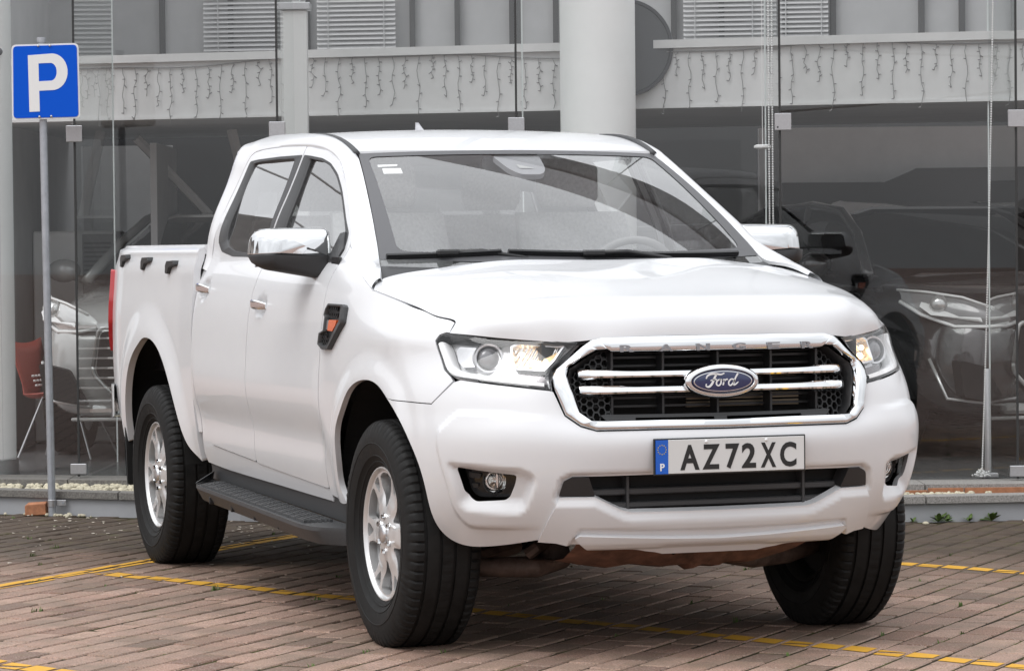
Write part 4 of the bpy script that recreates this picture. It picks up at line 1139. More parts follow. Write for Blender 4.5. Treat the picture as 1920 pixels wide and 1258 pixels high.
# cab back wall with rear window
bw_o = [(-.845,1.0),(.845,1.0),(.842,1.27),(.822,1.342),(.787,1.475),(.727,1.62),(.688,1.75),(.637,1.782),(-.637,1.782),(-.688,1.75),(-.727,1.62),(-.787,1.475),(-.822,1.342),(-.842,1.27)]
bw_i = fil([(-.66,1.36),(.66,1.36),(.57,1.69),(-.57,1.69)], .05)
bwf = lambda uv: np.column_stack([np.full(len(uv), -2.548)+.0*uv[:, 0], -uv[:, 0], uv[:, 1]])
bk = panel('cab_back', bwf, bw_o, M['paint'], T, holes=[bw_i], sp=.08, lip=.02, bstep=.03)
panel('rear_window', bwf, bw_i, M['sideglass'], bk, sp=.1, lip=0, off=-.004, bstep=.03)

# ---- wheel arches, running boards, underside
def s_at(x, z):
    a_, b_ = .0, 4.0
    for _ in range(36):
        m2 = (a_+b_)/2
        if shell(np.array([[m2, z]]))[0][0] > x: a_ = m2
        else: b_ = m2
    return a_
for sd in both:
    for (cx, cz, rr), y0, nm in ((ARCHF, .43, 'f'), (ARCHR, .43, 'r')):
        m_ = MB(); ar = np.linspace(R(4) if nm == 'f' else R(0), R(180) if nm == 'f' else R(192), 25); rows = []
        yo = .905 if nm == 'f' else .925
        rr2 = rr+.03
        ys_ = [yo-.03 if nm == 'r' else min(yo-.03, shell(np.array([[s_at(cx+rr2*math.cos(a), cz+rr2*math.sin(a)), cz+rr2*math.sin(a)]]))[0][1]-.035) for a in ar]
        rows = [[(cx+rr2*math.cos(a), y_, cz+rr2*math.sin(a)) for a, y_ in zip(ar, ys_)], [(cx+rr2*math.cos(a), y0, cz+rr2*math.sin(a)) for a in ar], [(cx+.02*math.cos(a), y0, cz+.02*math.sin(a)) for a in ar]]
        m_.loft(rows, closed=False)
        if sd < 0: m_.mirror_y()
        m_.build('wheel_arch_liner', M['liner'], T)
    # mud flap behind the rear wheel
    m_ = MB(); m_.prism(fil([(.70, .36), (.905, .30), (.915, .62), (.905, .80), (.885, .88), (.70, .80)], .02), (-3.700, 0, 0), (0, 1, 0), (0, 0, 1), .02)
    if sd < 0: m_.mirror_y()
    m_.build('mud_flap', M['liner'], T)
    # running board
    zf, zr = .372, .4115; zl = lambda x: zr+(zf-zr)*(x+2.24)/(2.24-.42)
    plan = fil([(-.34,.860),(-.345,.905),(-.43,1.000),(-.56,1.018),(-2.08,.990),(-2.20,.975),(-2.335,.885),(-2.335,.860)], [0,.03,.05,.05,.05,.05,.03,0], 5)
    top = [(x, y, zl(x)) for x, y in plan]
    c0 = np.array([-1.3, .86])
    bot = [(x, .86+(y-.86)*.78, zl(x)-.062) for x, y in plan]; mid = [(x, .86+(y-.86)*.985+.003, zl(x)-.014) for x, y in plan]
    top2 = [(x*.995-.006, .86+(y-.86)*.90, zl(x)-.003) for x, y in plan]
    m_ = MB(); m_.loft([bot, mid, top, top2])
    if sd < 0: m_.mirror_y()
    rb = m_.build('running_board', M['black_grey'], T, sharp=30)
    for j, yy in enumerate((.873, .893, .913, .933, .953, .970)):
        m_ = MB(); x0, x1 = -2.20+.02*j, -.60
        k = 0; xs_ = np.arange(x0, x1, .093)
        for i, x in enumerate(xs_):
            xa, xb_ = x, min(x+.086, x1); xm = (xa+xb_)/2; yoff = (-.5)*(x1-x)*0
            yv = yy+.012*(xm+2.2)/1.6
            if yv > .86+(.997-.86)*.93 and x < -2.0: continue
            m_.box((xm, yv, zl(xm)+.002), (xb_-xa, .0115, .010), taper=.85)
        if sd < 0: m_.mirror_y()
        m_.build('tread_rib', M['black_grey'], rb)
    m_ = MB(); m_.loft([[(-2.33, .868, zl(-2.33)), (-2.33, .888, zl(-2.33)+.002), (-2.30, .868, zl(-2.3)+.038), (-2.36, .862, zl(-2.3)+.03)], [(-2.18, .978, zl(-2.2)), (-2.17, .982, zl(-2.2)+.001), (-2.17, .975, zl(-2.2)+.006), (-2.19, .972, zl(-2.2)+.006)]])
    if sd < 0: m_.mirror_y()
    m_.build('end_ridge', M['black_grey'], rb)
    for xx in (-.62, -.95, -1.28, -1.61, -1.94):
        m_ = MB(); m_.box((xx, .975, zl(xx)-.045), (.010, .022, .030), ch=.003)
        if sd < 0: m_.mirror_y()
        m_.build('notch_rib', M['black'], rb)
    # dark rocker panel between sill and board
    m_ = MB(); m_.loft([[(x, .858, zs), (x, .852, zs-.03), (x, .850, zl(x)+.0), (x, .80, zl(x)-.04), (x, .72, zs)] for x, zs in ((-.36, .462), (-1.3, .474), (-2.40, .487))])
    if sd < 0: m_.mirror_y()
    m_.build('rocker_panel', M['black_grey'], T, sharp=40)
m_ = MB()
m_.box((-1.45, 0, .50), (3.2, 1.40, .16)); m_.box((-3.3, .42, .60), (1.9, .12, .14)); m_.box((-3.3, -.42, .60), (1.9, .12, .14)); m_.box((.35, 0, .62), (.55, 1.0, .30))
m_.build('chassis', M['dark'], T)
m_ = MB(); m_.box((.05, 0, .80), (1.0, .84, .55)); m_.box((-.55, 0, .72), (.10, 1.5, .80)); m_.box((-1.5, 0, .56), (1.9, 1.60, .06)); m_.build('engine_block', M['dark'], T)
# rusty under-shield with its ragged lower edge
pts_t = [(-.36,.40),(.52,.40)]; low_e = [(-.42,.305),(-.34,.288),(-.24,.272),(-.16,.282),(-.05,.268),(.03,.272),(.045,.255),(.08,.268),(.14,.262),(.17,.275),(.25,.270),(.33,.286),(.42,.31),(.50,.345)]
m_ = MB(); V = []; 
rows = [[(.66, y, .40) for y, z in low_e], [(.60, y, .36+(z-.30)*.3) for y, z in low_e], [(.50, y, z+.012) for y, z in low_e], [(.42, y, z) for y, z in low_e], [(.20, y*1.05, .29) for y, z in low_e]]
m_.loft(rows, closed=False); m_.build('under_shield', M['rust'], T, sharp=25)
m_ = MB(); m_.cyl((.555, -.052, .332), (.573, -.052, .338), .012, 12); m_.build('shield_hole', M['liner'], T)
# suspension: lower arms, cross tube, tow hook, drive shafts
for sd in both:
    m_ = MB(); m_.tube([(.12, .28, .285), (.18, .40, .262), (.12, .56, .262), (.02, .70, .285)], [.04, .038, .034, .04], 10); m_.tube([(-.30, .30, .29), (-.12, .52, .27), (.02, .70, .285)], .032, 8)
    m_.cyl((.17, .345, .315), (.27, .345, .315), .038, 14); m_.cyl((.02, .70, .26), (.02, .70, .40), .035, 10)
    m_.tube([(.10, .70, .50), (.02, .60, .55), (.0, .50, .58)], .03, 8); m_.tube([(0, .3, .39), (0, .72, .39)], .028, 8)
    m_.tube([(.22, .44, .31), (.24, .42, .33), (.20, .30, .38)], .022, 8)
    if sd < 0: m_.mirror_y()
    m_.build('suspension_arm', M['axle'], T, sharp=40)
m_ = MB(); m_.tube([(.30, .462, .40), (.32, .475, .335), (.30, .48, .31), (.27, .48, .335), (.27, .475, .40)], .014, 8); m_.build('tow_hook', M['axle'], T, smooth=True)
m_ = MB(); m_.tube([(-3.225, -.7, .39), (-3.225, -.2, .39), (-3.225, 0, .39), (-3.225, .2, .39), (-3.225, .7, .39)], [.045, .05, .14, .05, .045], 12); m_.build('rear_axle', M['dark'], T, smooth=True)

# ---- cabin
m_ = MB(); m_.box((-.62, 0, 1.10), (.55, 1.50, .24), ch=.06); m_.build('dashboard', M['dash'], T, bevel=.02)
def seat(x, y, nm='seat'):
    s_ = empty(nm, (x, y, 0), parent=T)
    m_ = MB(); m_.box((.1, 0, .82), (.52, .52, .16), ch=.05); m_.build('cushion', M['seat'], s_, bevel=.03)
    m_ = MB(); m_.loft([[(a*.06-.02*t-.10-.22*t, w_*(.25-.03*t**2), .88+.60*t) for a, w_ in ((1, -1), (1.5, -.6), (1.5, .6), (1, 1), (-1, .9), (-1, -.9))] for t in (0, .3, .7, .93, 1)]); m_.build('backrest', M['seat'], s_, smooth=True)
    m_ = MB(); m_.loft([[(-.36+a*.045*k, w_*.13*k, 1.50+.19*t) for a, w_ in ((1, -.8), (1, .8), (.5, 1), (-1, .8), (-1, -.8), (.5, -1))] for t, k in ((0, .85), (.2, 1), (.8, 1), (1, .8))]); m_.build('headrest', M['seat'], s_, smooth=True)
for y_ in (-.38, .38): seat(-1.20, y_); seat(-2.05, y_*.95, 'seat')
m_ = MB(); cc = Vector((-.90, .38, 1.20)); 
ring_p = [(cc.x+.185*math.sin(t)*.42, cc.y+.185*math.cos(t), cc.z+.185*math.sin(t)*.90) for t in np.linspace(0, 2*math.pi, 33)]
m_.tube(ring_p, .016, 8); m_.box(tuple(cc-Vector((0, 0, .02))), (.05, .14, .10), ch=.02); m_.box(tuple(cc), (.03, .34, .03), ch=.01); m_.build('steering_wheel', M['dash'], T, smooth=True)
m_ = MB(); m_.box((-1.8, 0, .66), (1.7, 1.55, .04)); m_.build('cab_floor', M['dark'], T)
m_ = MB()
P = np.zeros((12, 15, 3))
for i, a in enumerate(np.linspace(-1.22, -2.44, 12)):
    for k, b_ in enumerate(np.linspace(-.60, .60, 15)): P[i, k] = (a, b_, roofz(np.array([a]), np.array([b_]))[0]-.03)
grid('headliner', P, M['cabin'], T, flip=True)
for sd in both:
    m_ = MB(); m_.box((-1.40, .80, 1.0), (1.75, .05, .62), ch=.01)
    if sd < 0: m_.mirror_y()
    m_.build('door_card', M['dash'], T)
m_ = MB(); m_.box((-1.13, 0, 1.655), (.03, .24, .06), ch=.01); m_.build('rear_view_mirror', M['dash'], T)

# ---- wheels
def tyre_mesh():
    half = [(.2270,.098),(.232,.106),(.2400,.1105),(.2415,.1135),(.2455,.1155),(.2475,.1140),(.262,.1225),(.2635,.1252),(.2665,.1262),(.2680,.1248),(.300,.1335),(.3050,.1340),(.3065,.1358),(.3085,.1358),(.3100,.1340),(.325,.1335),(.345,.1290),(.3605,.1235),(.3700,.1180),(.3775,.1120),(.3825,.1050)]
    tread = [(.3850,.096),(.3862,.082),(.3785,.0805),(.3785,.0715),(.3868,.0700),(.3878,.030),(.3800,.0285),(.3800,.0195),(.3880,.018),(.3882,0)]
    hp_ = half+tread
    prof = [(r, -w) for r, w in hp_]+[(r, w) for r, w in hp_[:-1][::-1]]
    n = 360; m = len(prof); V = []
    for k in range(n):
        t = 2*math.pi*k/n; gro = (k % 5 == 0)
        for i, (r, w) in enumerate(prof):
            aw = abs(w)
            if gro and .081 < aw < .1245 and r > .355: r = r-.0058
            if (k+2) % 5 == 0 and .031 < aw < .0695 and r > .38: r = r-.004
            y = w+(0.004*math.sin(0) if aw > .08 else 0)
            if k % 5 == 1 and aw < .0178 and r > .38: r = r-.0035
            # raised sidewall bars in two groups, like block print
            if .310 < r < .356 and aw > .12:
                d = (k % 180)
                if d in (18, 19, 22, 23, 26, 27, 30, 31): y = w+math.copysign(.0022, w)
            V.append((r*math.cos(t), y, r*math.sin(t)))
    F = []
    for k in range(n):
        k2 = (k+1) % n
        for i in range(m-1): F.append((k*m+i, k*m+i+1, k2*m+i+1, k2*m+i))
    V = np.array(V)
    # stand the tread flat on the ground
    zg = -.3775; lowm = V[:, 2] < zg
    V[:, 1] += np.where(V[:, 2] < -.33, np.sign(V[:, 1])*.006*smooth01((-.33-V[:, 2])/.04)*(np.abs(V[:, 1]) > .09), 0)
    V[lowm, 2] = zg
    return V, F
tv, tf = tyre_mesh()
def spoke_fn(uv):
    x, z = uv[:, 0], uv[:, 1]; r = np.hypot(x, z)
    y = .098-.020*smooth01((r-.05)/.10)+.014*smooth01((r-.15)/.055)
    a = np.arctan2(z, x)
    fold = np.abs(((a/(math.pi/3)) % 1)-.5)*2           # 0 on the window axis .. 1 on the spoke axis
    y = y+.010*smooth01((fold-.15)/.5)*smooth01((r-.07)/.05)*smooth01((.20-r)/.05)
    y = y-.012*smooth01((.052-np.abs(r-.072))/.03*0+0)
    return np.column_stack([x, y, z])
def pol(pts, a0): return [(r*math.cos(a0+R(a)), r*math.sin(a0+R(a))) for r, a in pts]
holes = []
for k in range(6):
    a0 = k*math.pi/3+math.pi/6
    holes.append(fil(pol([(.092,-3),(.130,-11),(.165,-17.5),(.200,-17.5),(.207,-9),(.208,0),(.207,9),(.200,17.5),(.165,17.5),(.130,11),(.092,3)], a0), .010, 4))
    a1 = k*math.pi/3
    holes.append(fil(pol([(.152,0),(.188,-6.5),(.206,-6.5),(.2075,0),(.206,6.5),(.188,6.5)], a1), .007, 4))
disc = [(.2165*math.cos(t), .2165*math.sin(t)) for t in np.linspace(0, 2*math.pi, 97)[:-1]]
wheel = empty('wheel', (0, 0, 0), parent=T)
mesh('tyre', tv, tf, M['rubber'], wheel, sharp=32)
# canonical wheel faces +y
wf = lambda uv: spoke_fn(np.column_stack([-uv[:, 0], uv[:, 1]]))
rimo = panel('rim_face', wf, disc, M['rim'], wheel, holes=holes, sp=.009, bstep=.008, lip=.028)
m_ = MB(); m_.lathe([(.2120,.090),(.2170,.0985),(.2225,.1035),(.2272,.1030),(.2285,.099),(.224,.092),(.213,.075),(.203,.02)], 72, 'y')
m_.build('rim_barrel', M['rim'], wheel, sharp=40)
m_ = MB(); m_.lathe([(.203,.02),(.196,-.05),(.205,-.085),(.222,-.10),(.229,-.105)], 72, 'y'); m_.build('rim_inner', M['disc_iron'], wheel, sharp=40)
m_ = MB(); m_.lathe([(.030,.085),(.0325,.100),(.031,.107),(.024,.111),(.010,.112),(.0004,.112)], 32, 'y'); m_.build('hub_cap', M['satin'], wheel, smooth=True)
for k in range(6):
    a = k*math.pi/3+math.pi/6; c = (.0585*math.cos(a), 0, .0585*math.sin(a))
    m_ = MB(); m_.cyl((c[0], .070, c[2]), (c[0], .0985, c[2]), .0125, 12); m_.cyl((c[0], .0985, c[2]), (c[0], .108, c[2]), .0098, 6, .008); m_.build('lug_nut', M['chrome'], wheel, sharp=40)
m_ = MB(); m_.lathe([(.02,.010),(.155,.010),(.155,-.02),(.02,-.02)], 40, 'y'); m_.lathe([(.02,.02),(.07,.02),(.08,.011)], 30, 'y'); m_.build('brake_disc', M['disc_iron'], wheel, sharp=40)
m_ = MB(); a = R(200); m_.box((.13*math.cos(a), .0, .13*math.sin(a)), (.07, .08, .17), ch=.012); m_.build('brake_caliper', M['dark'], wheel)
m_ = MB(); m_.lathe([(.196,-.045),(.12,-.06),(.03,-.05)], 40, 'y'); m_.build('back_plate', M['dark'], wheel)
spots = [(0, .780, 0, 12), (-3.225, .780, 0, 40), (0, -.780, math.pi, 8), (-3.225, -.780, math.pi, 33)]
for i, (x, y, rz, sp_) in enumerate(spots):
    w_ = wheel if i == 0 else copy_tree(wheel, T)
    w_.location = (x, y, .3785); w_.rotation_euler = (0, 0, rz)
# ================================================================ GROUND
# building frame: u to the right along the showroom, w away from the camera
BR = np.array([.33909, .94075, 0]); BF_ = np.array([-.94075, .33909, 0]); BC = np.array([10.5562, -4.2165, 0])
BROT = math.atan2(BR[1], BR[0])
def bw_(u, w, z=0.): return BC+BR*u+BF_*w+np.array([0, 0, z])
def bthing(name, u, w, z=0., label=None, cat=None, group=None, rz=0.):
    return empty(name, tuple(bw_(u, w, z)), BROT+rz, None, label, cat, group)
KERB = [(-9, 18.6), (-4.2, 17.45), (-2.647, 16.82), (-1.923, 16.50), (-1.358, 16.22), (0.2, 15.86), (1.898, 15.76), (2.473, 15.82), (4.5, 16.1), (9.5, 17.0)]
def kerb_w(u): return np.interp(u, [k[0] for k in KERB], [k[1] for k in KERB])

def brick_mat():
    t = NT('clay paving brick'); c = t.coord('Object')
    g = t.n('ShaderNodeNewGeometry'); pos = g.outputs['Position']
    oi = t.n('ShaderNodeObjectInfo')
    add = t.n('ShaderNodeMath', operation='ADD'); t.l(oi.outputs['Random'], add.inputs[0]); t.l(g.outputs['Random Per Island'], add.inputs[1])
    fr = t.n('ShaderNodeMath', operation='FRACT'); t.l(add.outputs[0], fr.inputs[0])
    base = t.ramp(fr.outputs[0], [(0, (.19, .105, .075)), (.15, (.32, .185, .132)), (.35, (.43, .265, .198)), (.55, (.51, .335, .255)), (.70, (.37, .228, .167)), (.85, (.47, .305, .235)), (.93, (.27, .162, .12)), (1, (.17, .10, .073))])
    sp = t.noise(pos, 170, 3, .75); base = t.mix(t.ramp(sp, [(.40, (0, 0, 0)), (.64, (.8, .8, .8))]), base, (.10, .07, .06))
    sp2 = t.noise(pos, 130, 3, .75); base = t.mix(t.ramp(sp2, [(.52, (0, 0, 0)), (.70, (.7, .7, .7))]), base, (.56, .46, .41))
    mz_ = t.noise(pos, 9, 6, .7); base = t.mix(t.ramp(mz_, [(.50, (0, 0, 0)), (.70, (.42, .42, .42))]), base, (.17, .14, .075))
    # worn, darker blotches
    bl = t.noise(pos, 2.6, 5, .6); base = t.mix(t.ramp(bl, [(.38, (.55, .55, .55)), (.58, (0, 0, 0))]), base, (.145, .115, .085))
    # mossy, never driven ground along the showroom on the left
    mp = t.n('ShaderNodeMapping'); mp.vector_type = 'TEXTURE'; mp.inputs['Location'].default_value = (-3.55, -.35, 0); mp.inputs['Rotation'].default_value = (0, 0, R(150)); t.l(pos, mp.inputs[0])
    sx_ = t.n('ShaderNodeSeparateXYZ'); t.l(mp.outputs[0], sx_.inputs[0])
    wob = t.noise(pos, 1.5, 4); wm = t.n('ShaderNodeMath', operation='MULTIPLY_ADD'); wm.inputs[1].default_value = 1.6; t.l(wob, wm.inputs[0]); t.l(sx_.outputs['X'], wm.inputs[2])
    dr = t.n('ShaderNodeMapRange'); dr.inputs[1].default_value = -.75; dr.inputs[2].default_value = .95; dr.clamp = True; t.l(wm.outputs[0], dr.inputs[0])
    mo = t.noise(pos, 7, 5, .65); mossc = t.ramp(mo, [(.35, (.040, .029, .020)), (.55, (.066, .047, .033)), (.72, (.062, .060, .020))])
    dk = t.n('ShaderNodeMath', operation='MULTIPLY'); dk.inputs[1].default_value = .93; t.l(dr.outputs[0], dk.inputs[0])
    base = t.mix(dk.outputs[0], base, mossc)
    rg = t.ramp(bl, [(.3, (.62, .62, .62)), (.7, (.88, .88, .88))])
    t.bsdf(base, rg, 0, 0, .35, t.bump(t.noise(pos, 260, 4, .7), .5, .004)); return t.m
M['brick'] = brick_mat()
def joint_mat():
    t = NT('joint sand and moss'); g = t.n('ShaderNodeNewGeometry'); pos = g.outputs['Position']
    n1 = t.noise(pos, 5, 5, .7)
    col = t.ramp(n1, [(.36, (.030, .021, .013)), (.50, (.040, .032, .016)), (.60, (.060, .064, .016)), (.74, (.10, .12, .025))])
    t.bsdf(col, .95, 0, 0, .2, t.bump(t.noise(pos, 160, 4, .7), .9, .01)); return t.m
M['joint'] = joint_mat()
def lot_mat():
    t = NT('paving beyond the bay'); g = t.n('ShaderNodeNewGeometry'); pos = g.outputs['Position']
    mp = t.n('ShaderNodeMapping'); mp.inputs['Rotation'].default_value = (0, 0, -R(136)); t.l(pos, mp.inputs[0])
    b = t.n('ShaderNodeTexBrick'); b.inputs['Scale'].default_value = 1.0; b.inputs['Brick Width'].default_value = .235; b.inputs['Row Height'].default_value = .122; b.inputs['Mortar Size'].default_value = .006
    b.inputs['Color1'].default_value = (.34, .245, .215, 1); b.inputs['Color2'].default_value = (.27, .19, .165, 1); b.inputs['Mortar'].default_value = (.06, .05, .03, 1); t.l(mp.outputs[0], b.inputs['Vector'])
    t.bsdf(b.outputs['Color'], .8, 0, 0, .3); return t.m
M['lot'] = lot_mat()
def yellow():
    t = NT('yellow road paint'); g = t.n('ShaderNodeNewGeometry'); pos = g.outputs['Position']
    n = t.noise(pos, 16, 6, .7); f = t.noise(pos, 120, 3, .7)
    c = t.mix(t.ramp(n, [(.52, (0, 0, 0)), (.74, (.55, .55, .55))]), (.62, .33, .030), (.40, .235, .08))
    c = t.mix(t.ramp(f, [(.55, (0, 0, 0)), (.72, (.6, .6, .6))]), c, (.34, .19, .05))
    t.bsdf(c, .65, 0, 0, .35, t.bump(f, .35, .003)); return t.m
M['yellow'] = yellow()

g_ = MB(); S_ = 140.
g_.add([(-S_, -S_, -.03), (S_, -S_, -.03), (S_, S_, -.03), (-S_, S_, -.03)], [(0, 1, 2, 3)])
ground = tag(g_.build('ground', M['lot']), kind='structure')
# bed of sand under the bricks (one sheet over the whole paved bay)
BA = R(136); E1 = np.array([math.cos(BA), math.sin(BA)]); E2 = np.array([math.cos(BA-math.pi/2), math.sin(BA-math.pi/2)])
LB, WB, GAP, GAPW = .2355, .1225, .0115, .0135
def kerb_dist(p):     # >0 in front of the kerb
    d = np.array([p[0], p[1], 0])-BC; return kerb_w(d@BR)-d@BF_
q = [bw_(-3.4, 8.9), bw_(3.2, 8.9), bw_(3.6, 16.6), bw_(-4.4, 17.9)]
b_ = MB(); b_.add([(p[0], p[1], -.0046) for p in q], [(0, 1, 2, 3)]); b_.build('joint_sand', M['joint'], ground)
bay = np.array([(p[0], p[1]) for p in q])
cells = []
cmin = (bay@E1).min(), (bay@E1).max(), (bay@E2).min(), (bay@E2).max()
for j in range(int(cmin[2]/WB)-1, int(cmin[3]/WB)+2):
    wig = .25*(j % 2)+rng.uniform(-.06, .06)
    for i in range(int(cmin[0]/LB)-2, int(cmin[1]/LB)+2):
        a = (i+wig+(.25 if j % 2 else 0))*LB; b2 = j*WB
        p = E1*(a+LB/2)+E2*(b2+WB/2)
        if not inside(bay, p[None])[0]: continue
        if kerb_dist(p) < .03: continue
        cells.append((a, b2, p))
def brick_mesh():
    m_ = MB(); m_.box((0, 0, -.02), (LB-GAP, WB-GAPW, .04), ch=.0045)
    me = bpy.data.meshes.new('brick'); me.from_pydata(m_.V, [], m_.F); me.materials.append(M['brick']); return me
bm_ = brick_mesh()
camp = np.array([10.5562, -4.2165])
def in_frame(p):
    d = p-camp; u = d@BR[:2]; w = d@BF_[:2]
    return abs(u/w) < .158 and w > 10.30
def hidden(p):   # under or behind the truck as seen from the camera
    d = p-camp; u = d@BR[:2]; w = d@BF_[:2]; px = 960+u/w*6131
    return p[0] < .25 and abs(p[1]) < .7
order = sorted(range(len(cells)), key=lambda k: (not in_frame(cells[k][2]) or hidden(cells[k][2]), np.linalg.norm(cells[k][2]-camp)))
near = set(order[:300]); restV = MB(); tops = []
for k, (a, b2, p) in enumerate(cells):
    h = rng.normal(0, .0013)-.0006; tx, ty = rng.normal(0, .004, 2); dz = rng.normal(0, .008)
    pj2 = p+E1*rng.normal(0, .0012)+E2*rng.normal(0, .0012)
    Mx = Matrix.Translation((pj2[0], pj2[1], h)) @ Matrix.Rotation(BA+dz, 4, 'Z') @ Matrix.Rotation(tx, 4, 'X') @ Matrix.Rotation(ty, 4, 'Y')
    tops.append((Mx, pj2))
    if k in near:
        o = link('brick', bm_, ground); o.matrix_local = Mx
    else:
        m_ = MB(); m_.box((0, 0, -.02), (LB-GAP, WB-GAPW, .04), ch=.0045); m_.xf(Mx); restV.add(m_.V, m_.F)
tag(restV.build('brick', M['brick'], ground), kind='stuff')
# painted bay lines: one thin coat on each brick the line crosses
def clip_poly(P, n, d):
    out = []
    for a, b2 in zip(P, P[1:]+P[:1]):
        da, db = a@n-d, b2@n-d
        if da >= 0: out.append(a)
        if (da < 0) != (db < 0): out.append(a+(b2-a)*(da/(da-db)))
    return out
def bay_line(p0, p1, w):
    p0, p1 = np.array(p0, float), np.array(p1, float); t = (p1-p0)/np.linalg.norm(p1-p0); n = np.array([-t[1], t[0]])
    m_ = MB()
    for Mx, p in tops:
        s_ = (p-p0)@n
        if abs(s_) > w/2+.15 or (p-p0)@t < -.2 or (p-p1)@t > .2: continue
        hx, hy = (LB-GAP)/2-.0045, (WB-GAPW)/2-.0045
        c = [Mx@Vector((x, y, .0004)) for x, y in ((-hx, -hy), (hx, -hy), (hx, hy), (-hx, hy))]
        P = [np.array([v.x, v.y]) for v in c]
        e1, e2 = rng.normal(0, .0025, 2)
        for nn, d in ((n, p0@n-w/2+e1), (-n, -(p0@n)-w/2+e2), (t, p0@t), (-t, -(p1@t))):
            if len(P) > 2: P = clip_poly(P, nn, d)
        if len(P) < 3: continue
        inv = Mx.inverted(); V = []
        for a in P:
            # height of the brick top under the corner
            l = inv@Vector((a[0], a[1], 0)); z = (Mx@Vector((l.x, l.y, .0022))).z
            V.append((a[0], a[1], z))
        m_.add(V, [tuple(range(len(V)))])
    return tag(m_.build('parking_line', M['yellow']), kind='structure')
dB = np.array([math.cos(R(25.4)), math.sin(R(25.4))])
bay_line((-1.9, -2.30), (-5.6, 1.40), .098)
pB = np.array([-2.845, -1.21]); bay_line(pB, pB+dB*5.6, .100)
pC = np.array([.10, -2.12]); bay_line(pC-dB*1.2, pC+dB*2.4, .100)
pD = np.array([-1.5, 2.105]); bay_line(pD-dB*1.6, pD+dB*2.6, .100)

# moss tufts and weeds in the joints
M['weed'] = simple('weed green', (.085, .135, .03), .8, grain=.4, gscale=40)
m_ = MB(); tv_ = [c for c in cells if in_frame(c[2])]
def blade(m_, p, h, lean, wd):
    a = rng.uniform(0, 2*math.pi); d = np.array([math.cos(a), math.sin(a), 0]); s = np.array([-d[1], d[0], 0])*wd
    p = np.array(p); q1 = p+d*lean*.4+np.array([0, 0, h*.65]); q2 = p+d*lean+np.array([0, 0, h])
    m_.add([p-s, p+s, q1+s*.8, q1-s*.8, q2], [(0, 1, 2, 3), (3, 2, 4)])
for k in range(60):
    a, b2, p = tv_[rng.integers(len(tv_))]
    d = p-camp; w = d@BF_[:2]
    e = rng.integers(2)
    g0 = (E1*a+E2*(b2+rng.uniform(0, WB))) if e and rng.random() < .35 else (E1*(a+rng.uniform(0, LB))+E2*b2)
    big = rng.random() < .2
    for i in range(int(rng.integers(4, 9))*(3 if big else 1)):
        g1 = g0+E1*rng.normal(0, .02 if big else .012)+E2*rng.normal(0, .004)
        blade(m_, (g1[0], g1[1], -.006), rng.uniform(.008, .02)*(1.4 if big else 1), rng.uniform(.004, .018), .0022)
tag(m_.build('grass', M['weed']), 'short moss and grass sprouting in the joints between the paving bricks', 'grass', kind='stuff')
# pale petals and chips scattered on the dirty paving by the wall
M['petal'] = simple('pale petal', (.48, .43, .36), .7)
m_ = MB()
for k in range(150):
    u = rng.uniform(-2.7, -.9); w = kerb_w(u)-abs(rng.gamma(1.3, .75))-.04
    if w < 13.4: continue
    p = bw_(u, w, .003); a = rng.uniform(0, 6.28); sz = rng.uniform(.004, .013)
    pol_ = [(p[0]+sz*(1.7 if i % 2 else .9)*math.cos(a+i*math.pi/3), p[1]+sz*.8*math.sin(a+i*math.pi/3), .002+.004*rng.random()) for i in range(6)]
    m_.add(pol_, [tuple(range(6))])
tag(m_.build('petals', M['petal']), 'pale fallen petals and chips scattered over the dark paving', 'petals', kind='stuff')
# ================================================================ SHOWROOM
M['granite'] = simple('speckled granite', (.27, .255, .24), .75, grain=.5, gscale=160, bump=.2)
M['granite_dirty'] = simple('weathered granite', (.165, .155, .142), .85, grain=.5, gscale=120, bump=.2)
M['wallgrey'] = simple('grey wall panel', (.34, .345, .36), .7, grain=.06, gscale=6)
M['terracotta'] = simple('terracotta', (.40, .17, .085), .75, grain=.25, gscale=30)
M['pebble'] = simple('cream pebble', (.50, .455, .34), .7, grain=.3, gscale=25)
M['white_wall'] = simple('white plaster', (.66, .66, .655), .8, grain=.04, gscale=8)
M['column_white'] = simple('white column paint', (.93, .93, .92), .6, grain=.02, gscale=5)
M['grey_wall'] = simple('interior grey wall', (.40, .40, .40), .8, grain=.08, gscale=3)
M['dark_wall'] = simple('interior dark wall', (.07, .07, .07), .8, grain=.1, gscale=3)
M['navy'] = simple('navy wall band', (.012, .018, .045), .6)
M['floor'] = simple('showroom tile', (.12, .12, .12), .25, grain=.1, gscale=2)
M['pane'] = glassy('facade glass', (.97, .972, .972), 1.1, .018, 0, 1.5)
M['fin'] = glassy('glass fin', (.80, .83, .82), .9, .03)
M['edge'] = simple('polished glass edge', (.70, .74, .73), .25)
M['steel'] = simple('brushed steel', (.48, .48, .49), .35, .9, grain=.06, gscale=90)
M['blind'] = simple('blind slat', (.5, .5, .5), .6)
M['cable'] = simple('dark cable', (.28, .28, .28), .6)
M['bead'] = simple('white bead', (.75, .75, .74), .4)
M['disc'] = simple('grey disc', (.085, .09, .095), .45)
GJ = [(-3.05, 17.35), (-2.287, 17.2), (-1.204, 16.95), (0.033, 16.70), (1.36, 16.5), (2.527, 16.35), (3.75, 16.32), (5.0, 16.45), (6.3, 16.7)]
def glass_w(u): return np.interp(u, [g[0] for g in GJ], [g[1] for g in GJ])

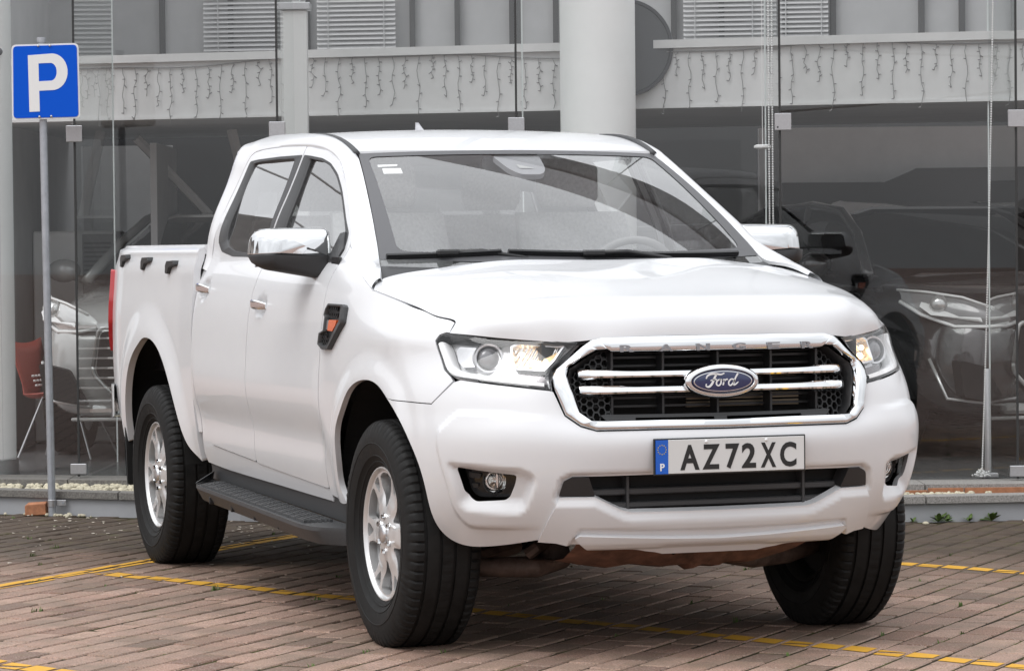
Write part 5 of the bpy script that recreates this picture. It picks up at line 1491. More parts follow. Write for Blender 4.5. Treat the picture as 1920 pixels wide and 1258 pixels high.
# low planter wall in front of the glass
wall = bthing('planter_wall', 0, 16.2, 0, 'low grey wall topped with granite slabs running along the foot of the glass front', 'wall')
def L_(u, w, z): return (u, w-16.2, z)
def strip(path, off0, off1, z0, z1):
    m_ = MB(); V = []
    for u, w in path: V += [L_(u, w+off0, z0), L_(u, w+off1, z0), L_(u, w+off1, z1), L_(u, w+off0, z1)]
    n = len(path); F = []
    for i in range(n-1):
        for k in range(4): F.append((i*4+k, (i+1)*4+k, (i+1)*4+(k+1) % 4, i*4+(k+1) % 4))
    F += [(0, 1, 2, 3), tuple((n-1)*4+k for k in (3, 2, 1, 0))]
    m_.add(V, F); return m_
def seg(u0, u1): return [(u0, kerb_w(u0))]+[k for k in KERB if u0 < k[0] < u1]+[(u1, kerb_w(u1))]
cuts = [-3.6, -1.76, -.70, .5, 1.62, 2.9, 4.4]
for a, b in zip(cuts, cuts[1:]): strip(seg(a+.003, b-.003), 0, .10, -.02, .085).build('wall_panel', M['wallgrey'], wall)
cuts = [-3.6, -2.0, -.6, .6, 1.99, 3.4, 4.4]
for a, b in zip(cuts, cuts[1:]): strip(seg(a+.003, b-.003), -.022, .13, .088, .122).build('slab', M['granite_dirty'] if b < 0 else M['granite'], wall)
# sill carrying the glass
sl_ = [(-3.4, 17.38), (-2.2, 17.03), (-1.1, 16.75), (.1, 16.45), (1.4, 16.25), (2.03, 16.14), (2.6, 16.12), (3.4, 16.13), (4.4, 16.2)]
def seg2(u0, u1):
    f_ = lambda u: np.interp(u, [k[0] for k in sl_], [k[1] for k in sl_])
    return [(u0, f_(u0))]+[k for k in sl_ if u0 < k[0] < u1]+[(u1, f_(u1))]
cuts = [-3.4, -2.33, -.9, .5, 2.035, 3.3, 4.4]
for a, b in zip(cuts, cuts[1:]): strip(seg2(a+.003, b-.003), 0, .34, .095, .152).build('slab', M['granite_dirty'] if b < 0 else M['granite'], wall)
# planter bed, terracotta edging on the right
m_ = MB(); P_ = []
us_ = np.linspace(-3.4, 4.4, 30)
m_.loft([[L_(u, kerb_w(u)+.09, .08), L_(u, kerb_w(u)+.8, .08)] for u in us_], closed=False); m_.build('planter_bed', M['joint'], wall)
m_ = strip([(1.55, 16.02), (2.04, 16.085)], 0, .02, .10, .127); m_.build('terracotta_edging', M['terracotta'], wall)
for a, b in ((2.045, 2.22), (2.226, 2.62), (2.626, 3.2)): strip([(a, 16.095), (b, 16.10)], 0, .02, .09, .1365).build('terracotta_tile', M['terracotta'], wall)
# gravel
m_ = MB()
def pebble(m_, p, r):
    s_ = MB().sphere((0, 0, 0), 1, 7, 5); a = rng.uniform(.75, 1.25, 3)*r; a[2] *= .8
    Vv = np.array(s_.V)*a*(1+rng.normal(0, .07, (len(s_.V), 1)))
    th = rng.uniform(0, 6.28); c, s2 = math.cos(th), math.sin(th); Vv = Vv@np.array([[c, -s2, 0], [s2, c, 0], [0, 0, 1]])
    m_.add(Vv+np.array(p), s_.F)
for k in range(900):
    u = rng.uniform(-3.2, -.6); w0, w1 = kerb_w(u)+.12, float(np.interp(u, [q_[0] for q_ in sl_], [q_[1] for q_ in sl_])); w = rng.uniform(w0, w1)
    r_ = rng.uniform(.011, .021); pebble(m_, bw_(u, w, .104+.008*rng.random()+.012*(w-w0)/(w1-w0)), r_)
for k in range(80):
    u = rng.uniform(1.75, 2.35); w = rng.uniform(15.93, 16.07); pebble(m_, bw_(u, w, .112), rng.uniform(.008, .016))
g = m_.build('gravel', M['pebble'], smooth=True); tag(g, 'cream pebbles filling the planter strip behind the low wall', 'gravel', kind='stuff')
m_ = MB()
for k in range(26):
    u = -2.345+rng.normal(0, .10); w = kerb_w(u)-.03-abs(rng.normal(0, .05)); pebble(m_, bw_(u, w, .004), rng.uniform(.005, .014))
for u, w in ((-1.66, 16.30), (-2.6, 16.7), (-2.55, 15.9), (2.46, 15.70), (2.5, 15.72), (1.97, 15.6)): pebble(m_, bw_(u, w, .006), rng.uniform(.010, .017))
tag(m_.build('loose_pebbles', M['pebble'], smooth=True), 'spilled pebbles lying on the paving at the foot of the wall', 'pebbles', kind='stuff')

# the building
B = bthing('showroom_building', 0, 17, 0, 'two storey car showroom with a white mezzanine front and a dark hall behind the glass', 'building')
def bl(u, w, z): return (u, w-17, z)
def bbox(nm, u0, u1, w0, w1, z0, z1, mat, parent=B, ch=0):
    m_ = MB(); m_.box(bl((u0+u1)/2, (w0+w1)/2, (z0+z1)/2), (abs(u1-u0), abs(w1-w0), abs(z1-z0)), ch=ch); return m_.build(nm, mat, parent)
# floor follows the glass
m_ = MB(); us_ = [g_[0] for g_ in GJ]
m_.loft([[bl(u, glass_w(u)+.06, .145), bl(u, 25, .145), bl(u, 25, .02), bl(u, glass_w(u)+.06, .02)] for u in us_]); m_.build('floor', M['floor'], B)
bbox('back_wall', -3.0, 6.3, 24.0, 24.2, .15, 5.3, M['dark_wall'])
for u_, w0, w1 in ((-3.05, 17.35, 19.5), (6.25, 16.75, 24)):
    m_ = MB(); m_.add([bl(u_, w0, .15), bl(u_, w1, .15), bl(u_, w1, 5.3), bl(u_, w0, 5.3)], [(0, 1, 2, 3)]); m_.build('added_side_glazing', M['pane'], B)  # side panes added out of view to flood the hall with daylight
    MB().box(bl(u_, w1, 2.7), (.05, .05, 5.1)).build('mullion', M['steel'], B)
bbox('side_wall', -3.15, -3.0, 19.53, 24.0, .15, 5.3, M['grey_wall'])
# mezzanine
mz = [(-3.0, 19.08), (-2.45, 18.9), (.25, 18.1), (2.68, 17.4), (3.6, 17.2), (6.2, 17.3)]
def strip_b(path, o0, o1, z0, z1):
    m_ = MB(); V = []
    for u, w in path: V += [bl(u, w+o0, z0), bl(u, w+o1, z0), bl(u, w+o1, z1), bl(u, w+o0, z1)]
    n = len(path); F = [(i*4+k, (i+1)*4+k, (i+1)*4+(k+1) % 4, i*4+(k+1) % 4) for i in range(n-1) for k in range(4)]+[(0, 1, 2, 3), tuple((n-1)*4+k for k in (3, 2, 1, 0))]
    m_.add(V, F); return m_
mf = strip_b(mz, 0, .15, 2.10, 2.42).build('mezzanine_front', M['white_wall'], B)
strip_b(mz, -.035, .22, 2.42, 2.465).build('mezzanine_coping', M['white_wall'], B)
strip_b(mz, -.012, .0, 2.094, 2.108).build('mezzanine_drip', M['white_wall'], B)
strip_b(mz, .15, 3.2, 2.10, 2.16).build('mezzanine_deck', M['grey_wall'], B)
strip_b([(-3.0, 21.4), (6.2, 20.2)], 0, .1, 2.16, 5.2).build('office_wall', M['grey_wall'], B)
# office window glazing bars and blinds behind the coping
def w_of(u): return float(np.interp(u, [-3.0, 6.2], [21.4, 20.2]))
for u in (-2.25, -1.80, -1.30, -.62, -.33, .02, .30, .55, 1.05, 1.35, 1.75, 2.05, 2.60, 2.85):
    m_ = MB(); w = w_of(u)-.02; m_.box(bl(u, w, 2.9), (.035, .05, 1.4)); m_.build('window_bar', M['dark_wall'], B)
for u0, u1, zb in ((-1.98, -1.30, 2.545), (-1.24, -.72, 2.575), (1.10, 1.62, 2.62), (1.70, 2.02, 2.60)):
    m_ = bthing('venetian_blind', (u0+u1)/2, w_of((u0+u1)/2)-.09, zb, 'grey venetian blind in the office windows '+{-1.98: 'left of the slim white pillar', -1.24: 'right of the slim white pillar', 1.10: 'right of the round grey disc', 1.70: 'right of the close pair of beaded cords'}[u0], 'blind', 'blinds in the office windows')
    m_.rotation_euler[2] += -math.atan2(1.2, 9.2)
    b0 = MB().box((0, 0, 0), (u1-u0, .03, .018)); b0.build('bottom_rail', M['white_wall'], m_)
    sm = None
    for k in range(17):
        z = .028+k*.030
        o = MB().box((0, 0, 0), (u1-u0-.01, .026, .004)).build('slat', M['blind'], m_) if sm is None else link('slat', sm, m_)
        sm = o.data; o.location = (0, 0, z); o.rotation_euler = (R(48), 0, 0)
    for q_ in (-.35, .35): MB().box((q_*(u1-u0), -.012, .26), (.006, .003, .52)).build('ladder_tape', M['blind'], m_)
# hall furniture seen through the panes: navy band on the right, back panels; two boards imitate reflections
pw = 20.6
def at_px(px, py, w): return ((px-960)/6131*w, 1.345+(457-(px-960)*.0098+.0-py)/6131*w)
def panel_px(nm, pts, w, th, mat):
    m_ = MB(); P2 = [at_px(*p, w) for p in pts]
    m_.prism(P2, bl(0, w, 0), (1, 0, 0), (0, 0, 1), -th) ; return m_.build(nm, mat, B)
bbox('sky_reflection_board', 1.62, 5.5, 21.3, 21.4, 1.2, 2.1, M['white_wall'])  # board added to imitate pale sky mirrored in the right-hand panes
panel_px('roofline_reflection_board', [(1470, 640), (1470, 337), (1661, 336), (1722, 310), (1990, 306), (1990, 640)], 20.9, .08, simple('reflection board grey', (.10, .10, .10), .7))  # board added and shaped like the opposite roofline mirrored in the glass
bbox('navy_band', 1.5, 3.6, 20.70, 20.78, 1.05, 1.44, M['navy'])
for u0, u1, mt in ((-2.9, -2.35, 'grey_wall'), (-2.30, -1.9, 'white_wall'), (-1.88, -1.45, 'dark_wall'), (-1.42, -.9, 'grey_wall'), (-.6, .3, 'dark_wall'), (.35, 1.3, 'dark_wall')):
    bbox('wall_board', u0*1.25, u1*1.25, 23.0, 23.06, .15, 2.08, M[mt])
bbox('stair_string', -2.2, -2.16, 20.0, 21.2, .3, 2.0, M['grey_wall'])
m_ = MB(); m_.tube([bl(-2.35, 20.6, 2.05), bl(-1.45, 21.0, 1.05)], .03, 6); m_.tube([bl(-1.75, 20.6, 2.1), bl(-1.5, 20.6, 1.0)], .035, 6); m_.build('stair_rail', M['white_wall'], B)
# upper outside: parapet above the panes; glazed roof added to light the hall
m_ = MB(); m_.loft([[bl(u, w-.05, 5.3), bl(u, w+.5, 5.3), bl(u, w+.5, 5.9), bl(u, w-.05, 5.9)] for u, w in GJ]); m_.build('parapet', M['wallgrey'], B)
m_ = MB(); m_.add([bl(-3.0, 17.8, 5.3), bl(6.2, 17.2, 5.3), bl(6.2, 24, 5.3), bl(-3.0, 24, 5.3)], [(0, 1, 2, 3)]); m_.build('added_skylight', M['pane'], B)
for u_ in (-1.5, 0, 1.5, 3.0, 4.6): MB().box(bl(u_, 20.8, 5.36), (.10, 6.6, .10)).build('roof_beam', M['wallgrey'], B)

# glass front
G = bthing('glass_front', 0, 16.7, .15, 'tall frameless glass front of the showroom with square steel patch fittings', 'glass front')
def gl(u, w, z): return (u, w-16.7, z-.15)
def slab_between(m_, a, b, z0, z1, th):
    d = np.array([b[0]-a[0], b[1]-a[1]]); d /= np.linalg.norm(d); n = np.array([-d[1], d[0]])*th/2
    a2 = np.array(a)+d*.006; b2 = np.array(b)-d*.006
    P2 = [a2-n, b2-n, b2+n, a2+n]
    V = [gl(p[0], p[1], z) for z in (z0, z1) for p in P2]
    m_.add(V, [(3, 2, 1, 0), (4, 5, 6, 7), (0, 1, 5, 4), (1, 2, 6, 5), (2, 3, 7, 6), (3, 0, 4, 7)])
for (a, b) in zip(GJ, GJ[1:]):
    for z0, z1 in ((.153, 3.45), (3.465, 5.3)):
        m_ = MB(); d = np.array([b[0]-a[0], b[1]-a[1]]); d /= np.linalg.norm(d); a2 = np.array(a)+d*.006; b2 = np.array(b)-d*.006
        m_.add([gl(*a2, z0), gl(*b2, z0), gl(*b2, z1), gl(*a2, z1)], [(0, 1, 2, 3)]); m_.build('glass_pane', M['pane'], G)
    m_ = MB(); m_.box(gl(b[0], b[1], 2.73), (.011, .010, 5.14)); m_.build('joint_seal', simple('joint seal', (.03, .03, .03), .6) if 'joint seal' not in bpy.data.materials else bpy.data.materials['joint seal'], G)
fin_in = {-2.287: (-2.24, 18.50), -1.204: (-1.16, 18.2), .033: (.07, 17.75), 1.36: (1.37, 17.55), 2.527: (2.55, 17.45), 3.75: (3.7, 17.4)}
for (u, w), (u2, w2) in [((g_[0], g_[1]), fin_in[g_[0]]) for g_ in GJ if g_[0] in fin_in]:
    m_ = MB(); m_.add([gl(u, w+.02, .153), gl(u2, w2, .153), gl(u2, w2, 5.25), gl(u, w+.02, 5.25)], [(0, 1, 2, 3)]); f_ = m_.build('glass_fin', M['fin'], G)
    m_ = MB(); m_.box(gl(u2, w2, 2.7), (.0075, .012, 5.1)); m_.build('fin_edge', M['edge'], f_)
    for z in (1.96, .20):
        m_ = MB(); m_.box(gl(u+(.0 if u != 1.36 else .015), w-.012, z), (.084, .020, .086 if z > 1 else .055), ch=.003); c_ = m_.build('patch_fitting', M['steel'], G)
        if u == 1.36 and z > 1: MB().cyl(gl(u-.012, w-.0215, z-.027), gl(u-.012, w-.0245, z-.027), .0045, 10).build('bolt', M['dark'], c_)
m_ = MB(); m_.box(gl(-2.755, 17.6, 1.6), (.02, .03, 2.9)); m_.build('door_post', M['steel'], G)

# columns
def column(u, w, r, label, nm='column'):
    c = bthing(nm, u, w, .145, label, 'column')
    MB().lathe([(r, 0), (r, 4.8)], 48, 'z').build('shaft', M['column_white'], c, smooth=True)
    MB().lathe([(r+.002, 0), (r+.012, .0), (r+.012, .08), (r+.002, .085)], 48, 'z').build('base_ring', M['steel'], c, sharp=40)
    return c
column(.479, 17.75, .204, 'thick round white column standing inside the glass above the truck cab')
c2 = column(-2.90, 17.72, .205, 'round white column at the left edge behind the parking sign')
MB().sphere((.165, -.165, 2.27), .022, 12, 8).build('camera_knob', M['disc'], c2, smooth=True)
sp_ = bthing('pillar', -1.165, 17.9, .145, 'slim white pillar added in place of a reflection, left of the cab roof behind the glass', 'pillar')  # pillar shape stands in for a bright strip reflected in the pane
MB().box((0, 0, 1.25), (.13, .10, 2.50), ch=.004).build('reflected_shaft', M['bead'], sp_)
MB().box((0, 0, .04), (.17, .14, .08), ch=.004).build('reflected_foot', M['steel'], sp_)
MB().box((0, 0, 2.52), (.17, .14, .04), ch=.004).build('reflected_head', M['steel'], sp_)
dsc = bthing('round_sign', .63, 17.93, 2.425, 'round dark grey disc half hidden behind the thick white column', 'disc')
MB().lathe([(.0005, -.02), (.255, -.02), (.262, -.012), (.262, .02), (.0005, .02)], 56, 'y').build('disc_face', M['disc'], dsc, sharp=40)
MB().lathe([(.247, -.022), (.250, -.028), (.266, -.028), (.268, -.02), (.268, .022), (.262, .022)], 56, 'y').build('disc_rim', simple('disc rim', (.05, .053, .058), .35), dsc, sharp=40)
MB().cyl((0, .0, .26), (0, .0, 1.8), .012, 10).build('hanger', M['steel'], dsc)

# hanging string of icicle lights along the mezzanine front
def mzw(u): return float(np.interp(u, [k[0] for k in mz], [k[1] for k in mz]))
ic_cuts = [(-2.55, -1.25, 'left of the slim pillar'), (-1.15, .30, 'above the cab roof'), (.30, 1.42, 'right of the thick column'), (1.42, 2.95, 'at the right end')]
lens_ = [.30, .18, .34, .14, .26, .33, .17, .22, .35, .15, .30, .20]
ki = 0
for u0, u1, wh in ic_cuts:
    t_ = bthing('icicle_lights', (u0+u1)/2, mzw((u0+u1)/2), 2.4, 'unlit icicle light string hanging on the white mezzanine front '+wh, 'light string', 'icicle light strings on the mezzanine')
    uc, wc = (u0+u1)/2, mzw((u0+u1)/2)
    sag = lambda u: 2.405-.018*math.sin(u*2.3+.5)-.008*math.sin(u*6.1)
    P_ = [(u-uc, mzw(u)-.012-wc, sag(u)-2.4) for u in np.linspace(u0, u1, 40)]
    MB().tube(P_, .0030, 5).build('cable', M['cable'], t_)
    u = u0+.04
    while u < u1-.02:
        ln = lens_[ki % 12]*rng.uniform(.88, 1.05); ki += 1; m_ = MB(); z0 = sag(u)-2.4; n_ = 9; x = u-uc; w_ = mzw(u)-.012-wc; pts_ = []
        for i in range(n_):
            pts_.append((x+rng.normal(0, .0025)+(.006*math.sin(i*1.3+ki)), w_, z0-ln*i/(n_-1)))
        m_.tube(pts_, .0019, 4)
        for i in range(1, n_):
            if rng.random() < .75: sgn_ = 1 if i % 2 else -1; p = pts_[i]; m_.tube([p, (p[0]+sgn_*.014, w_, p[2]+.006*rng.normal())], [.0034, .0022], 4)
        tag(m_.build('light_strand', M['cable'], t_, smooth=True), kind='stuff')
        u += rng.uniform(.068, .080)
# beaded cords
def cord(u, w, z0, z1, du, label):
    c = bthing('beaded_cord', u, w, z0, label, 'cord'); n_ = int((z1-z0)/.0125); m_ = MB()
    for i in range(n_):
        f = i/n_; m_.sphere((du*(1-f)**1.5, 0, i*.0125), .0052, 6, 4)
    tag(m_.build('bead', M['bead'], c, smooth=True), kind='stuff')
    m_ = MB(); m_.tube([(du*(1-f)**1.5, 0, (z1-z0)*f) for f in np.linspace(0, 1, 12)], .0018, 4); m_.build('thread', M['bead'], c)
    return c
cord(1.315, 16.62, .45, 3.2, 0, 'white beaded cord hanging beside the steel plate, left one of the close pair')
cord(1.333, 16.62, .45, 3.2, 0, 'white beaded cord hanging beside the steel plate, right one of the close pair')
c3 = cord(2.452, 16.55, .19, 3.2, -.075, 'white beaded cord hanging at the right edge with its end heaped on the sill')
m_ = MB()
for k in range(90): m_.sphere((-.078+rng.normal(0, .016), rng.normal(0, .012), max(-.032, -.035+abs(rng.normal(0, .016)))), .0055, 6, 4)
tag(m_.build('bead_heap', M['bead'], c3, smooth=True), kind='stuff')
fl = bthing('ceiling_spot', 1.285, 16.66, 1.84, 'small round white fitting beside the beaded cords above the door mirror', 'lamp fitting')
MB().lathe([(.0005, -.012), (.03, -.012), (.044, -.004), (.044, .006), (.03, .012), (.0005, .012)], 28, 'z').build('fitting_dish', M['bead'], fl, sharp=40)
MB().cyl((0, 0, .01), (0, 0, 1.5), .002, 6).build('hanger', M['bead'], fl)
bo_ = bthing('steel_bollard', 2.415, 16.62, .15, 'short round steel post inside the glass in front of the black car', 'bollard')
MB().lathe([(.0005, 0), (.017, 0), (.017, .545), (.014, .552), (.0005, .552)], 20, 'z').build('post', M['steel'], bo_, sharp=40)
MB().box((0, 0, .012), (.10, .08, .024), ch=.004).build('foot_plate', M['steel'], bo_)

# air conditioner, chair
ac = bthing('air_conditioner', -2.72, 20.6, .15, 'tall floor standing air conditioner cabinet behind the parking sign', 'air conditioner', rz=R(-5))
M['ac'] = simple('cabinet white', (.85, .85, .84), .5)
MB().box((0, 0, .66), (.52, .32, 1.32), ch=.012).build('cabinet', M['ac'], ac)
MB().box((.155, -.163, .70), (.195, .008, 1.20), ch=.002).build('front_panel', simple('cabinet grey', (.26, .26, .26), .5), ac)
for k in range(9): MB().box((.155, -.171, 1.02+k*.028), (.17, .012, .012), ch=.002).build('louvre', M['dark_wall'], ac)
MB().cyl((.16, -.166, .84), (.16, -.175, .84), .028, 16).build('dial', M['dark_wall'], ac)
ch_ = bthing('chair', -2.60, 19.0, .15, 'red plastic shell chair on thin steel legs behind the parking sign pole', 'chair', rz=R(72))
ch_.scale = (.91, .91, .91)
M['redp'] = simple('faded red plastic', (.36, .075, .055), .5)
sh = MB(); rows = []
for t in np.linspace(0, 1, 11):
    y = -.22+.42*min(1, t/.5)-.02*(t > .5); z = .40+.02*math.cos(t*6)+(0 if t < .5 else (t-.5)*2*.31); y = y+(0 if t < .5 else (t-.5)*2*.10); wd = .13+.10*t
    rows.append([(x*wd, y+.05*abs(x)**2*0, z+.03*x*x) for x in np.linspace(-1, 1, 7)])
sh.loft(rows, closed=False); so = sh.build('shell_seat', M['redp'], ch_, smooth=True); so.modifiers.new('thick', 'SOLIDIFY').thickness = .010
for x in (-.15, .15):
    for y in (-.18, .16): MB().tube([(x*.7, y*.6, .41), (x*1.35, y*1.5, 0)], .008, 6).build('leg', M['steel'], ch_)
m_ = MB()
for i in range(5):
    for j in range(3): m_.cyl((-.09+.045*i, .165+.012*j-.0, .46+.03*j), (-.09+.045*i, .150+.012*j, .46+.03*j), .008, 8)
tag(m_.build('vent_hole', M['bead'], ch_), kind='stuff')

# weeds at the wall foot
def weed(u, sz, label, n):
    c = bthing('weed', u, float(kerb_w(u))-.025, 0, label, 'weed', 'weeds at the foot of the wall')
    for i in range(n):
        a = rng.uniform(0, 6.28); tl = rng.uniform(.25, 1.1); L = sz*rng.uniform(.6, 1.1); m_ = MB(); loops = []
        for t, wd in ((0, .12), (.3, .5), (.55, .8), (.8, .6), (1, .05)):
            r_ = L*t*math.cos(tl)*1.0; z = L*(t*math.sin(tl)-.25*t*t); s_ = wd*L*.22
            loops.append([(r_*math.cos(a)-s_*math.sin(a), r_*math.sin(a)+s_*math.cos(a), z), (r_*math.cos(a), r_*math.sin(a), z+.12*s_), (r_*math.cos(a)+s_*math.sin(a), r_*math.sin(a)-s_*math.cos(a), z)])
        m_.loft(loops, closed=False); m_.build('leaf', M['weed'], c, smooth=True)
    MB().tube([(0, 0, 0), (.002, 0, sz*.3)], .0015, 4).build('stem', M['weed'], c)
weed(1.925, .05, 'tiny upright weed at the wall foot nearest the truck bumper', 5)
weed(2.05, .085, 'flat ragged weed spreading at the wall foot, second from the truck', 12)
weed(2.09, .07, 'bushy weed touching the ragged one at the wall foot', 9)
weed(2.20, .06, 'small bright weed in the middle of the wall foot row', 6)
weed(2.31, .085, 'large rosette weed under the thin crack in the wall', 12)
weed(-1.72, .045, 'small grassy weed at the wall foot left of the rear tyre', 7)

# parking sign
ps = bthing('parking_sign', -2.349, 16.62, 0, 'blue square parking sign with a white P on a leaning galvanised pole', 'sign')
M['galv'] = simple('galvanised steel', (.40, .42, .45), .45, .6, grain=.12, gscale=25)
MB().tube([(0, 0, 0), (-.012, 0, 1.2), (-.022, 0, 2.415)], .0195, 20).build('pole', M['galv'], ps, sharp=50)
MB().cyl((-.022, 0, 2.405), (-.022, 0, 2.428), .0235, 20).build('pole_cap', M['galv'], ps, sharp=40)
PO = (-2.349, 16.62)
sc_ = (-2.347+2.349, -.034, 2.2035); rr = fil([(-.173,-.193), (.173,-.188), (.168,.193), (-.171,.187)], .026, 6)
uxx, uyy = (1, .0, .03), (0, 0, 1)
m_ = MB(); m_.prism([tuple(p) for p in rr], sc_, (1, 0, 0), (0, 0, 1), .004); board = m_.build('sign_board', M['bead'], ps)
ri = fil(inset(np.array([(-.173,-.193), (.173,-.188), (.168,.193), (-.171,.187)]), .0085), .020, 6)
m_ = MB(); m_.prism([tuple(p) for p in ri], (sc_[0], sc_[1]-.0042, sc_[2]), (1, 0, 0), (0, 0, 1), .003); m_.build('blue_field', simple('sign blue', (.0, .085, .58), .5, 0, 0, .15), board)
# the letter P, traced as strokes: stem and bowl
def px_s(x, y): return ((x-262)/3*.346/127, (457-y)/3*.387/141)
outer_ = [px_s(165, 312), px_s(300, 303)]+[px_s(300+86*math.sin(t), 404-101*math.cos(t)) for t in np.linspace(.15, math.pi-.15, 14)]+[px_s(300, 505), px_s(226, 508), px_s(228, 622), px_s(170, 624)]
inner_ = [px_s(224, 357), px_s(290, 355)]+[px_s(292+33*math.sin(t), 404-49*math.cos(t)) for t in np.linspace(.15, math.pi-.15, 10)]+[px_s(290, 453), px_s(225, 456)]
fl_ = lambda uv: np.column_stack([sc_[0]+uv[:, 0], np.full(len(uv), sc_[1]-.0085), sc_[2]+uv[:, 1]])
panel('letter', fl_, np.array(outer_), M['bead'], board, holes=[np.array(inner_)], sp=.05, bstep=.02, lip=.002)
for x, z in ((-.033, .180), (.026, .181), (-.031, -.178), (.029, -.176)):
    MB().lathe([(.0005, -.006), (.005, -.005), (.0065, 0)], 12, 'y').build('bolt', M['steel'], board, smooth=True, loc=(sc_[0]+x-.002, sc_[1]-.009, sc_[2]+z))
for z in (.15, -.15): MB().box((sc_[0]-.008, -.012, sc_[2]+z), (.09, .030, .03), ch=.003).build('clamp', M['galv'], board)
MB().lathe([(.0205, -.018), (.0225, -.016), (.0225, .016), (.0205, .018)], 20, 'z').build('wall_clamp', M['steel'], ps, sharp=40, loc=(0, 0, .065))
MB().box((.045, .012, .065), (.05, .005, .030), ch=.002).build('wall_bracket', M['steel'], ps)
MB().cyl((.055, .008, .065), (.055, .001, .065), .006, 8).build('bolt', M['galv'], ps)
tb = bthing('terracotta_block', -2.432, 16.665, 0, 'broken red terracotta block leaning on the sign pole foot', 'brick')
m_ = MB(); m_.loft([[(-.058, -.03, .0), (.05, -.03, .004), (.048, -.03, .064), (-.05, -.032, .058), (-.060, -.03, .05)], [(-.055, .035, .0), (.05, .04, .004), (.05, .04, .070), (-.05, .04, .064), (-.055, .036, .055)]]); m_.build('block_body', M['terracotta'], tb, bevel=.008, seg=3)
